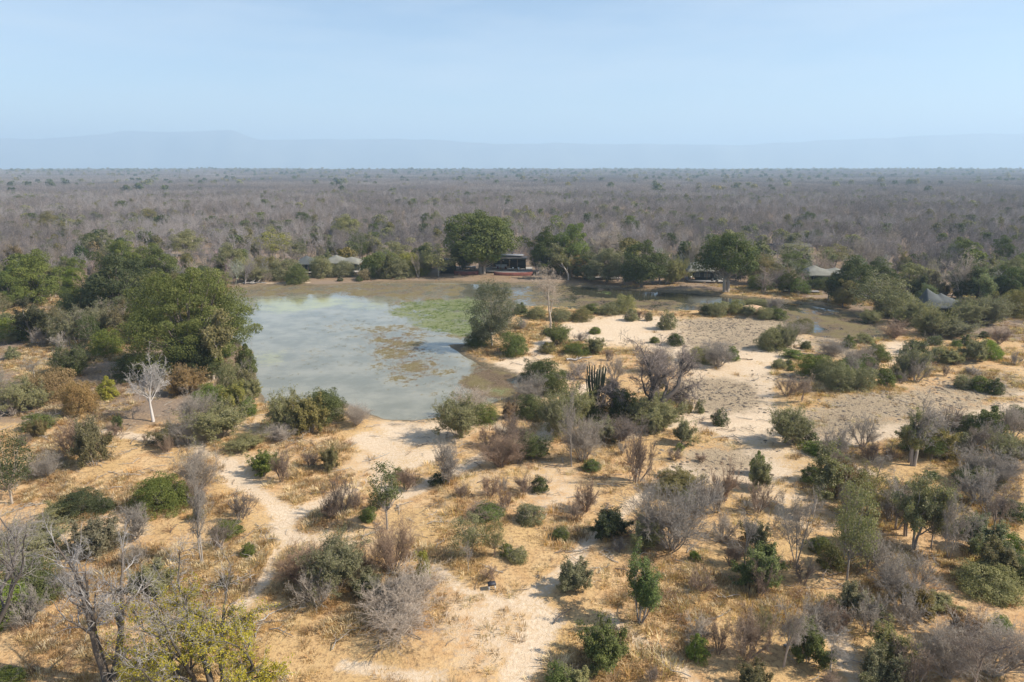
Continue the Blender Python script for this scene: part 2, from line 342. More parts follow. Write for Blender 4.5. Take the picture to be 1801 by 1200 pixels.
def limbs(seed, C, z0, trunks, r0, zc, Hh):
    """trunk and limbs that really reach the clumps"""
    r = np.random.default_rng(seed + 9); a = Acc(); V, F = [], []
    fork = np.array([[r.normal(0, .04 * Hh), r.normal(0, .04 * Hh), z0 * r.uniform(.55, 1.0)] for _ in range(trunks)])
    for q in fork:
        b = nrm(q * [1, 1, 0]) * r0 * (.8 if trunks > 1 else 0); P = np.stack([b + [0, 0, -.2], b * 1.0 + q * [.4, .4, .5], q])[None]; V1, F1 = tubes(P, np.array([r0]), 7, .7); a.add(V1, F1, np.full(len(F1), r.uniform(.3, .7)))
    sel = C[r.permutation(len(C))[:min(len(C), 46)]]; f = fork[r.integers(0, trunks, len(sel))]; mid = (f + sel) / 2 + r.normal(0, .05 * Hh, sel.shape) + [0, 0, -.02 * Hh]
    P = np.stack([f, f * .45 + mid * .55 + r.normal(0, .02 * Hh, sel.shape), mid * .5 + sel * .5, sel], 1); V1, F1 = tubes(P, np.full(len(sel), r0 * .36), 5, .2); a.add(V1, F1, np.repeat(r.uniform(.2, .8, len(sel)), len(F1) // len(sel)))
    return a
def tree_leafy(seed, Hh, W, z0, n_clump=70, per=240, leaf=.2, rc=1.3, trunks=1, r0=.35, **k):
    C, rcs, acc, zc = leafy(seed, Hh, W, z0, n_clump, per, leaf, rc, **k); a = limbs(seed, C, max(z0, Hh * .25), trunks, r0, zc, Hh)
    return Hh, W, [("trunk", a.mesh("trunk", M_TWIG, True)), ("crown", acc.mesh("crown", M_LEAF))]
def bush_leafy(seed, Hh=2.6, W=3.4, n_clump=44, per=165, leaf=.068, rc=.44, **k):
    k.setdefault('low', -.05); C, rcs, acc, zc = leafy(seed, Hh, W, 0.1, n_clump, per, leaf, rc, **k); r = np.random.default_rng(seed + 3)
    lv = woody(seed, Hh, 8, .035, [(4, .5, .2, .6, 3, .2, .05), (4, .5, .2, .6, 2, .25, 0), (3, .5, .2, .6, 2, .25, 0)], lean=.5, tl=.6); s = fit(lv, [], W * 1.06, Hh * 1.12); a = Acc()
    for pts, rad, l in lv: V, F = tubes(pts * s, np.maximum(rad, .006), 4 if l == 0 else 3); a.add(V, F, np.repeat(r.uniform(0, 1, len(pts)), len(F) // len(pts)))
    return Hh, W, [("stems", a.mesh("stems", M_TWIG)), ("foliage", acc.mesh("foliage", M_LEAF))]
def bush_sparse(seed, Hh=2.8, W=3., n=9, per=9, leaf=.055, **k):
    """upright twigs with small grey-green leaves along them"""
    r = np.random.default_rng(seed); lv = woody(seed, Hh, n, .035, LV_SHRUB[:3] + [(2, .6, .2, .65, 2, .3, 0)], lean=.42, tl=.5, twob=.12, tup=.03, base_r=.2, **k); s = fit(lv, [], W, Hh); a = Acc(); b = Acc()
    for pts, rad, l in lv: V, F = tubes(pts * s, np.maximum(rad, .006), 4 if l == 0 else 3); a.add(V, F, np.repeat(r.uniform(0, 1, len(pts)), len(F) // len(pts)))
    pts = lv[-1][0] * s; pts = pts[r.random(len(pts)) > .35]; i = np.repeat(np.arange(len(pts)), per); t = r.random(len(i))[:, None]; C = pts[i, 0] * (1 - t) + pts[i, -1] * t + r.normal(0, .07, (len(i), 3)); C[:, 2] = np.maximum(C[:, 2], .03)
    V, F = leaves(r, C, nrm(C - [0, 0, Hh * .3]) + [0, 0, .3], np.full(len(C), leaf), .8); b.add(V, F, r.uniform(0, 1, len(F)))
    return Hh, W, [("stems", a.mesh("stems", M_TWIG)), ("foliage", b.mesh("foliage", M_LEAF))]
def tree_open(seed, Hh=6., W=4.5, trunk_n=1, r0=.14, per=7, leaf=.08, keep=.75, levels=None, zmin=.0, zmax=2.0, **k):
    """branched tree with leaves carried on its outer twigs"""
    r = np.random.default_rng(seed); lv, s, a, b = bare_parts(seed, Hh, W, trunk_n, r0, levels or LV_TREE[:4], split=3, **k)
    b2 = Acc(); pts = lv[-1][0] * s; cl = r.random(len(pts)) < keep; pts = pts[cl]; pts = pts[(pts[:, -1, 2] > zmin * Hh) & (pts[:, -1, 2] < zmax * Hh * (.8 + .5 * r.random(len(pts))))]
    i = np.repeat(np.arange(len(pts)), per); t = r.random(len(i))[:, None]; C = pts[i, 0] * (1 - t) + pts[i, -1] * t + r.normal(0, leaf * 1.5, (len(i), 3))
    V, F = leaves(r, C, nrm(C - [0, 0, Hh * .5]) + [0, 0, .5], np.full(len(C), leaf), .8); b2.add(V, F, r.uniform(0, 1, len(F)))
    return Hh, W, [("trunk", a.mesh("trunk", M_TWIG, True)), ("twigs", b.mesh("twigs", M_TWIG)), ("crown", b2.mesh("crown", M_LEAF))]

# ------------------------------------------------------------------ ground sheet (one sheet to the horizon)
def ground():
    def ext(a, lo, hi):
        st = RES; L = []; v = a[-1]
        while v < hi: st *= 1.16; v += st; L.append(v)
        st = RES; M = []; v = a[0]
        while v > lo: st *= 1.16; v -= st; M.append(v)
        return np.concatenate([M[::-1], a, L])
    xs = ext(gx, -34000, 34000); ys = ext(gy, -3000, 34000); XX, YY = np.meshgrid(xs, ys)
    Z = height_raw(XX, YY); i0 = np.searchsorted(xs, gx[0]); j0 = np.searchsorted(ys, gy[0]); ny, nx = GX.shape
    def full(a, d): o = np.full(XX.shape, float(d)); o[j0:j0 + ny, i0:i0 + nx] = a; return o
    edge = np.minimum(np.minimum(GX - X0, X1 - GX), np.minimum(Y1 - GY, GY - Y0)); e = np.clip(edge / 8, 0, 1)
    Z[j0:j0 + ny, i0:i0 + nx] = HGT * e + height_raw(GX, GY) * (1 - e)
    n, m = XX.shape; idx = np.arange(n * m).reshape(n, m); F = np.stack([idx[:-1, :-1], idx[:-1, 1:], idx[1:, 1:], idx[1:, :-1]], -1).reshape(-1, 4)
    m_, t, o = new_mat("ground"); L = t.links; P = pos(t)
    n1 = noise(t, P, .07, 5); n2 = noise(t, P, .55, 5, .65); n3 = noise(t, P, 3.2, 4, .7); n4 = noise(t, P, 11, 3, .7)
    sa, cl, li, sh = attr(t, "sand"), attr(t, "clod"), attr(t, "litter_shade"), attr(t, "shore")
    soil = mixc(t, mapr(t, n2, .36, .64), (.50, .30, .145), (.61, .42, .23)); soil = mixc(t, mapr(t, n1, .4, .62), soil, (.54, .36, .165))
    soil = mixc(t, mapr(t, n3, .46, .66, 0, .85), soil, (.25, .15, .075)); soil = mixc(t, mapr(t, n4, .5, .8, 0, .45), soil, (.58, .46, .29))
    ps = mixc(t, mapr(t, n3, .3, .7), (.545, .415, .285), (.665, .54, .40)); ps = mixc(t, mapr(t, n2, .45, .7, 0, .5), ps, (.57, .42, .28))
    gr = mixc(t, mapr(t, n4, .35, .62), (.19, .14, .095), (.52, .405, .27)); gr = mixc(t, mapr(t, n2, .4, .7, 0, .5), gr, (.44, .35, .24)); nk = noise(t, P, 1.7, 5, .75); gr = mixc(t, mapr(t, nk, .54, .62, 0, .85), gr, (.13, .10, .075))
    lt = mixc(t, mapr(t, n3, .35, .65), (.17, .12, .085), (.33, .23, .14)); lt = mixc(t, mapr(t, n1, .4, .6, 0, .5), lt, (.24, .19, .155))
    jit = mth(t, 'MULTIPLY', mth(t, 'SUBTRACT', n3, .5), .9); jit2 = mth(t, 'MULTIPLY', mth(t, 'SUBTRACT', n2, .5), 1.1); j = mth(t, 'ADD', jit, jit2)
    def mk(a, lo, hi): return mapr(t, mth(t, 'ADD', a, j), lo, hi)
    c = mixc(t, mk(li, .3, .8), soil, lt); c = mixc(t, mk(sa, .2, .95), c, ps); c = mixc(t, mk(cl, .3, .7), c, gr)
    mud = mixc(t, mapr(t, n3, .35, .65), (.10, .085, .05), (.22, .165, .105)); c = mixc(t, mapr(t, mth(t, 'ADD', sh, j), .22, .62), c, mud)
    p = t.nodes.new("ShaderNodeBsdfPrincipled"); L.new(c, p.inputs['Base Color']); p.inputs['Roughness'].default_value = .92; p.inputs['Specular IOR Level'].default_value = .15
    hb = mth(t, 'ADD', mth(t, 'MULTIPLY', n3, mapr(t, cl, 0, 1, .35, 1.0, False)), mth(t, 'MULTIPLY', n4, mapr(t, cl, 0, 1, .18, .7, False)))
    b = t.nodes.new("ShaderNodeBump"); b.inputs['Strength'].default_value = .9; b.inputs['Distance'].default_value = .28; L.new(hb, b.inputs['Height']); L.new(b.outputs[0], p.inputs['Normal']); L.new(p.outputs[0], o.inputs[0])
    litter_and_shade = np.maximum(np.clip(1 - clear, 0, 1), sstep(172, 184, GY - .12 * GX) * .9)  # woodland litter, plus the far bank coloured darker for the shade there
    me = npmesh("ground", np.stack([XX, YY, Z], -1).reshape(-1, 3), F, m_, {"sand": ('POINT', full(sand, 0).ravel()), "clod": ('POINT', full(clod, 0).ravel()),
         "litter_shade": ('POINT', full(litter_and_shade, 1).ravel()), "shore": ('POINT', full(shore, 0).ravel())}, True)
    tag(link("ground", me), "sandy savanna ground with pale trodden paths and orange dry grassland", kind="structure")
ground()

# ------------------------------------------------------------------ water with floating weed
def wmask(polys, soft=1.2):
    m = np.zeros(GX.shape)
    for p, v in polys: m = np.maximum(m, poly_mask(p, soft) * v)
    return m
weed = wmask([([(400,495),(640,492),(760,494),(770,520),(640,524),(560,517),(405,522)], .66), ([(690,497),(1010,497),(1010,545),(905,560),(830,605),(790,600),(740,560),(680,530)], .60),
              ([(822,630),(915,640),(920,680),(890,705),(828,700),(800,670)], .95), ([(470,650),(560,650),(560,690),(480,690)], .34),
              ([(1000,515),(1110,522),(1200,525),(1330,535),(1560,560),(1560,600),(1400,590),(1330,560),(1000,548)], .70), ([(1400,528),(1560,560),(1560,600),(1400,590)], .74)], 1.6)
weed = np.maximum(weed, wmask([([(600,575),(700,562),(790,590),(815,640),(800,690),(740,705),(640,655)], .66), ([(480,600),(560,590),(600,640),(500,660)], .58), ([(620,700),(760,690),(790,715),(660,725)], .5), ([(520,560),(640,545),(660,570),(560,590)], .45), ([(650,560),(780,560),(820,600),(780,610),(700,590)], .66)], 5.0)); weed = np.clip(weed - .45 * wmask([([(812,498),(862,498),(862,522),(812,522)], .8), ([(1010,498),(1090,502),(1088,517),(1015,514)], .75), ([(1160,506),(1330,518),(1330,527),(1165,522)], .95), ([(770,590),(822,595),(822,618),(760,618)], .6), ([(1190,525),(1225,525),(1225,545),(1190,545)], .8), ([(1428,566),(1445,566),(1440,580),(1428,580)], .8)], .8), 0, 1)
alga = wmask([([(440,522),(560,520),(640,522),(600,534),(520,548),(450,548)], .8), ([(560,520),(700,530),(690,545),(600,545)], .6), ([(430,610),(510,612),(510,640),(435,642)], .75), ([(430,570),(470,565),(480,590),(430,600)], .35)], 2.5)
green = wmask([([(672,545),(720,528),(850,520),(860,560),(840,592),(800,590),(740,575)], .66), ([(830,690),(900,660),(900,690),(860,700)], .5), ([(1050,508),(1080,510),(1080,516),(1050,514)], .7)], 1.5)
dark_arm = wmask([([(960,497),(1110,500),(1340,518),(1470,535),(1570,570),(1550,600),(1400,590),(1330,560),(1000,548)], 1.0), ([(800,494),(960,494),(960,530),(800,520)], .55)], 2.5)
def water():
    m = blur(pond, 1.0) > .04; j, i = np.nonzero(m[:-1, :-1]); nx = GX.shape[1]; q = j * nx + i; F = np.stack([q, q + 1, q + nx + 1, q + nx], 1); u, inv = np.unique(F, return_inverse=True); F = inv.reshape(F.shape)
    V = np.stack([GX.ravel()[u], GY.ravel()[u], np.full(len(u), WATER_Z)], 1); w, a, g, dk = weed.ravel()[u], alga.ravel()[u], green.ravel()[u], dark_arm.ravel()[u]
    mt, t, o = new_mat("pond_water"); L = t.links; P = pos(t)
    n2 = noise(t, P, .16, 6, .62); n3 = noise(t, P, 1.1, 8, .78); n4 = noise(t, P, 4, 4, .7)
    mix_n = mth(t, 'ADD', mth(t, 'MULTIPLY', n2, .40), mth(t, 'MULTIPLY', n3, .60)); thr = mth(t, 'ADD', attr(t, "weed"), mth(t, 'MULTIPLY', mth(t, 'SUBTRACT', mix_n, .5), 3.0))
    wm = mapr(t, thr, .50, .66); gm = mapr(t, mth(t, 'ADD', attr(t, "green"), mth(t, 'MULTIPLY', mth(t, 'SUBTRACT', mix_n, .5), 2.6)), .42, .66); am = mapr(t, mth(t, 'ADD', attr(t, "alga"), mth(t, 'MULTIPLY', mth(t, 'SUBTRACT', mix_n, .5), 2.4)), .35, .95, 0, .65)
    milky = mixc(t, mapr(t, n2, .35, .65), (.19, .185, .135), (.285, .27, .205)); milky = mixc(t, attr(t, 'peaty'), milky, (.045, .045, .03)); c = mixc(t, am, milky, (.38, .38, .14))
    wd = mixc(t, mapr(t, n4, .3, .7), (.085, .062, .042), (.21, .15, .10)); wd = mixc(t, mapr(t, n2, .42, .6, 0, .5), wd, (.20, .175, .07)); c = mixc(t, wm, c, wd)
    gc = mixc(t, mapr(t, n4, .35, .6), (.08, .10, .04), (.22, .235, .115)); c = mixc(t, gm, c, gc)
    p = t.nodes.new("ShaderNodeBsdfPrincipled"); L.new(c, p.inputs['Base Color']); any_ = mth(t, 'MAXIMUM', wm, gm)
    L.new(mapr(t, any_, 0, 1, .055, .75, False), p.inputs['Roughness']); p.inputs['IOR'].default_value = 1.36; L.new(mapr(t, any_, 0, 1, .75, .12, False), p.inputs['Specular IOR Level'])
    b = t.nodes.new("ShaderNodeBump"); b.inputs['Distance'].default_value = .10; L.new(mapr(t, any_, 0, 1, .04, .9, False), b.inputs['Strength']); L.new(mth(t, 'ADD', n4, n3), b.inputs['Height']); L.new(b.outputs[0], p.inputs['Normal']); L.new(p.outputs[0], o.inputs[0])
    me = npmesh("pond_water", V, F, mt, {"weed": ('POINT', w), "alga": ('POINT', a), "green": ('POINT', g), "peaty": ('POINT', dk)}, True)
    tag(link("pond_water", me), "milky grey green water of the waterhole with floating weed", kind="structure")
water()

# ------------------------------------------------------------------ hills far behind
def hills(dist, prof, seed, deep):
    xs = np.linspace((-60 - CX) / FPX, (1870 - CX) / FPX, 240); px = xs * FPX + CX; top = np.interp(px, [a for a, _ in prof], [b for _, b in prof]); top = top + (vnoise(px, px * 0, 35, seed) - .5) * 3
    hh = np.maximum(20, np.array([Zat(CX, b, dist) for b in top])); K = np.linspace(0, 1, 14); V = []
    for k, f in enumerate(K):
        up = f * 2 if f < .5 else 1.0; y = dist + (-900 * (1 - up) if f < .5 else (f - .5) * deep); z = hh * sstep(0, 1, np.full(xs.shape, up)) * (1 if f < .5 else 1 - (f - .5) * .5) + (vnoise(xs * 20000, xs * 0 + k * 500, 1500, seed + 3) - .5) * hh * .12 * (f > 0)
        if f == 0: z = z * 0 - 1.0
        V.append(np.stack([xs * dist, xs * 0 + y + (vnoise(xs * 20000, xs * 0, 2500, seed + 9) - .5) * 1200, z], 1))
    V.append(V[-1] * [1, 1, 0] + [0, 400, -1.0]); V = np.stack(V); n, m = V.shape[:2]; idx = np.arange(n * m).reshape(n, m)
    F = np.stack([idx[:-1, :-1], idx[:-1, 1:], idx[1:, 1:], idx[1:, :-1]], -1).reshape(-1, 4)
    tag(link("hills", npmesh("hills", V.reshape(-1, 3), F, solid("hill_scrub", (.16, .15, .11), .95, .3, .002), smooth=True)), "long flat topped escarpment fading into the haze", kind="structure")
hills(14000, [(-100, 250), (120, 246), (190, 236), (240, 228), (330, 230), (440, 231), (475, 246), (560, 243), (640, 242), (760, 246), (830, 252), (930, 252), (1000, 250), (1140, 252), (1280, 253), (1400, 247), (1540, 242), (1680, 236), (1801, 233), (1900, 233)], 3, 1800)

# ------------------------------------------------------------------ haze
def haze():
    mb = MB().box((0, 15500, 397), (72000, 40000, 806)); m, t, o = new_mat("haze_air"); v = t.nodes.new("ShaderNodeVolumePrincipled")
    v.inputs['Color'].default_value = (.57, .78, 1.0, 1); v.inputs['Density'].default_value = 1.75e-4; v.inputs['Anisotropy'].default_value = .1
    t.links.new(v.outputs[0], o.inputs['Volume']); tag(link("haze", mb.mesh("haze", m)), kind="stuff")
haze()

# ------------------------------------------------------------------ scattering (for growth nobody could count)
def scatter(name, protos, P, idx, rot, scl, tint, label, mat=None):
    pc = bpy.data.collections.new(name + "_kinds")
    for k, me in enumerate(protos):
        o = bpy.data.objects.new(name + "_kind_%02d" % k, me); o.color = (*tint, 1); pc.objects.link(o)
    me = bpy.data.meshes.new(name); me.vertices.add(len(P)); me.vertices.foreach_set("co", np.asarray(P, np.float32).ravel())
    for k, typ, a in (("kind_index", 'INT', np.asarray(idx, np.int32)), ("turn", 'FLOAT', np.asarray(rot, np.float32))): me.attributes.new(k, typ, 'POINT').data.foreach_set("value", a)
    at = me.attributes.new("size", 'FLOAT_VECTOR', 'POINT'); at.data.foreach_set("vector", np.asarray(scl, np.float32).ravel())
    ob = link(name, me); ob.color = (*tint, 1)
    ng = bpy.data.node_groups.new(name, 'GeometryNodeTree'); ng.interface.new_socket("Geometry", in_out='INPUT', socket_type='NodeSocketGeometry'); ng.interface.new_socket("Geometry", in_out='OUTPUT', socket_type='NodeSocketGeometry')
    N = ng.nodes.new; L = ng.links.new; gi = N('NodeGroupInput'); go = N('NodeGroupOutput'); ip = N('GeometryNodeInstanceOnPoints'); ci = N('GeometryNodeCollectionInfo')
    ci.inputs['Collection'].default_value = pc; ci.inputs['Separate Children'].default_value = True; ci.inputs['Reset Children'].default_value = True; ip.inputs['Pick Instance'].default_value = True
    def na(nm, ty): n = N('GeometryNodeInputNamedAttribute'); n.data_type = ty; n.inputs[0].default_value = nm; return n.outputs['Attribute']
    cx = N('ShaderNodeCombineXYZ'); L(na("turn", 'FLOAT'), cx.inputs[2]); L(gi.outputs[0], ip.inputs['Points']); L(ci.outputs[0], ip.inputs['Instance']); L(na("kind_index", 'INT'), ip.inputs['Instance Index'])
    L(cx.outputs[0], ip.inputs['Rotation']); L(na("size", 'FLOAT_VECTOR'), ip.inputs['Scale']); L(ip.outputs[0], go.inputs[0])
    md = ob.modifiers.new("scatter", 'NODES'); md.node_group = ng; tag(ob, label, kind="stuff"); return ob
def join_meshes(name, parts, mat, attrv="v"):
    """parts: (mesh, 4x3 placement (x, y, rz, scale3)) merged into one mesh, for distant patches"""
    V, F, A, n = [], [], [], 0
    for me, (x, y, rz, s) in parts:
        v = np.empty(len(me.vertices) * 3, np.float32); me.vertices.foreach_get("co", v); v = v.reshape(-1, 3) * s; c, q = math.cos(rz), math.sin(rz); v = np.stack([v[:, 0] * c - v[:, 1] * q + x, v[:, 0] * q + v[:, 1] * c + y, v[:, 2]], 1)
        f = np.empty(len(me.loops), np.int32); me.loops.foreach_get("vertex_index", f); a = np.empty(len(me.polygons), np.float32); me.attributes["v"].data.foreach_get("value", a)
        V.append(v); F.append(f.reshape(-1, 4) + n); A.append(np.clip(a * .6 + rng.uniform(-.1, .5), 0, 1)); n += len(v)
    return npmesh(name, np.concatenate(V), np.concatenate(F), mat, {"v": ('FACE', np.concatenate(A))})

# ------------------------------------------------------------------ plant kinds (each built once, copied below)
TINT = dict(g1=(.17, .215, .045), g2=(.145, .165, .045), g3=(.092, .108, .038), s=(.255, .240, .118), o=(.215, .185, .078), y=(.30, .28, .07), a=(.36, .23, .085),
            pb=(.41, .34, .275), gr=(.325, .28, .235), br=(.265, .19, .14), pa=(.40, .335, .275), dk=(.17, .14, .12), wd=(.27, .235, .215))
KIND = {
 'B': [bush_leafy(s, 2.6, 3.4, lobes=4 + s % 4, low=-.05, gap=.12) for s in (11, 12, 13, 14, 15, 16)],
 'U': [bush_leafy(s, 2.6, 3.0, n_clump=34, per=130, leaf=.07, rc=.36, lobes=7, low=.0, gap=.25, squash=1.3) for s in (71, 72, 73)],
 'S': [bush_sparse(s) for s in (21, 22, 23, 24, 25)],
 'V': [shrub_bare(s, n=5 + s % 5) for s in (31, 32, 33, 34, 35, 36)],
 'T': [tree_bare(41, 8, 6.5), tree_bare(42, 8, 6, trunk_n=2, lean=.2), tree_bare(43, 8, 5.5, tup=.15), tree_bare(44, 8, 7, trunk_n=3, lean=.3, r0=.1), tree_bare(45, 8, 5, trunk_n=2, lean=.1)],
 'E': [tree_leafy(s, 12, 12, 1.6, n_clump=80, per=340, leaf=.14, rc=1.3, lobes=10, low=-.3, gap=.26, squash=.66, trunks=1 + s % 3) for s in (51, 52, 53, 54)],
 'H': [tree_leafy(s, 12, 12, 4.4, n_clump=72, per=360, leaf=.14, rc=1.3, lobes=8, low=-.12, gap=.14, r0=.42, trunks=1 + s % 2) for s in (55, 56, 57)],
 'B+': [tree_leafy(s, 4.6, 7, .1, n_clump=90, per=230, leaf=.075, rc=.75, lobes=8, low=-.05, r0=.1, trunks=3, gap=.14) for s in (81, 82, 83)],
 'S+': [bush_sparse(s, 4.6, 6.4, n=20, per=9, leaf=.06) for s in (85, 86)], 'V+': [shrub_bare(s, 4.4, 6, n=18) for s in (87, 88, 89)],
 'M': [tree_leafy(65, 6, 5, 1.5, n_clump=60, per=110, leaf=.07, rc=.62, lobes=7, low=-.45, r0=.12, gap=.3), tree_leafy(66, 6, 5, 1.3, n_clump=60, per=110, leaf=.07, rc=.6, lobes=8, low=-.5, r0=.1, trunks=2, gap=.3), tree_open(61, 6, 4.6, per=9, leaf=.075), tree_open(62, 6, 5, trunk_n=2, lean=.25, per=8), tree_open(63, 6, 4.6, trunk_n=3, lean=.3, r0=.08, per=8), tree_open(64, 6, 4.2, per=10)],
}
SHR_W = [(6, .5, .25, .55, 3, .18, .05), (5, .65, .3, .55, 3, .25, .02), (4, .75, .2, .55, 2, .3, 0)]
NAME = {'B+': 'leafy_bush', 'S+': 'grey_green_bush', 'V+': 'bare_shrub'}; CATG = {'B+': 'bush', 'S+': 'bush', 'V+': 'shrub'}
NAME |= dict(B='leafy_bush', U='leafy_bush', S='grey_green_bush', V='bare_shrub', T='bare_tree', E='evergreen_tree', H='evergreen_tree', M='open_crowned_tree')
CATG |= dict(B='bush', U='bush', S='bush', V='shrub', T='tree', E='tree', H='tree', M='tree')
used = set(); prng = random.Random(5)
WOODY = {"stems", "trunk", "twigs"}
def put(kind, x, y, w, h, leaf, wood, label, group=None, var=None, rz=None, name=None, cat=None):
    vs = KIND[kind] if isinstance(kind, str) else [kind]; Hh, W, parts = vs[prng.randrange(len(vs)) if var is None else var % len(vs)]; dark = None
    if isinstance(wood, list): wood, dark = wood
    e = link(name or NAME[kind], None, loc=(x, y, H(x, y))); e.rotation_euler = (0, 0, prng.uniform(0, 6.28) if rz is None else rz); e.scale = (w / W, w / W, h / Hh); e.empty_display_size = .3
    tag(e, label, cat or CATG[kind], group)
    for nm, me in parts:
        o = link(nm, me, e); c = wood if (nm in WOODY or leaf is None) else leaf; c = dark if dark and nm in ('trunk', 'stems') else c; o.color = (*c, 1)
    return e
def spot(px, yb, w, yt, low):
    """photo box -> ground point, width and height in metres; low plants are as deep as they are wide"""
    g = G(px, yb); Y = g[1]; wm = w * depth(Y, 0) / FPX
    if low: Y += wm * .38
    X = ray(px, yb)[0] / ray(px, yb)[1] * Y; h = Zat(px, yt, Y + (wm * .12 if low else 0)); return X, Y, wm, max(h, .3 * wm if low else 1.0)
def plant(kind, px, yb, w, yt, tint, label, wood=None, var=None, group=None, k=1.0):
    x, y, wm, h = spot(px, yb, w, yt, kind in 'BUSV'); bare = kind in 'VT'; q_ = {'M': (1.15, 1.0), 'T': (1.15, 1.03), 'V': (1.2, 1.12), 'S': (1.15, 1.1)}.get(kind, (1, 1)); wm *= q_[0]; h *= q_[1]
    if kind in 'BSV' and wm > 4.3: kind = kind + '+'
    wt = TINT[wood] if wood else (TINT[tint] if bare else TINT['gr' if kind != 'E' else 'dk'])
    lf = None if bare else tuple(c * k for c in TINT[tint]); return put(kind, x, y, wm, h, lf, wt, label, group, var)

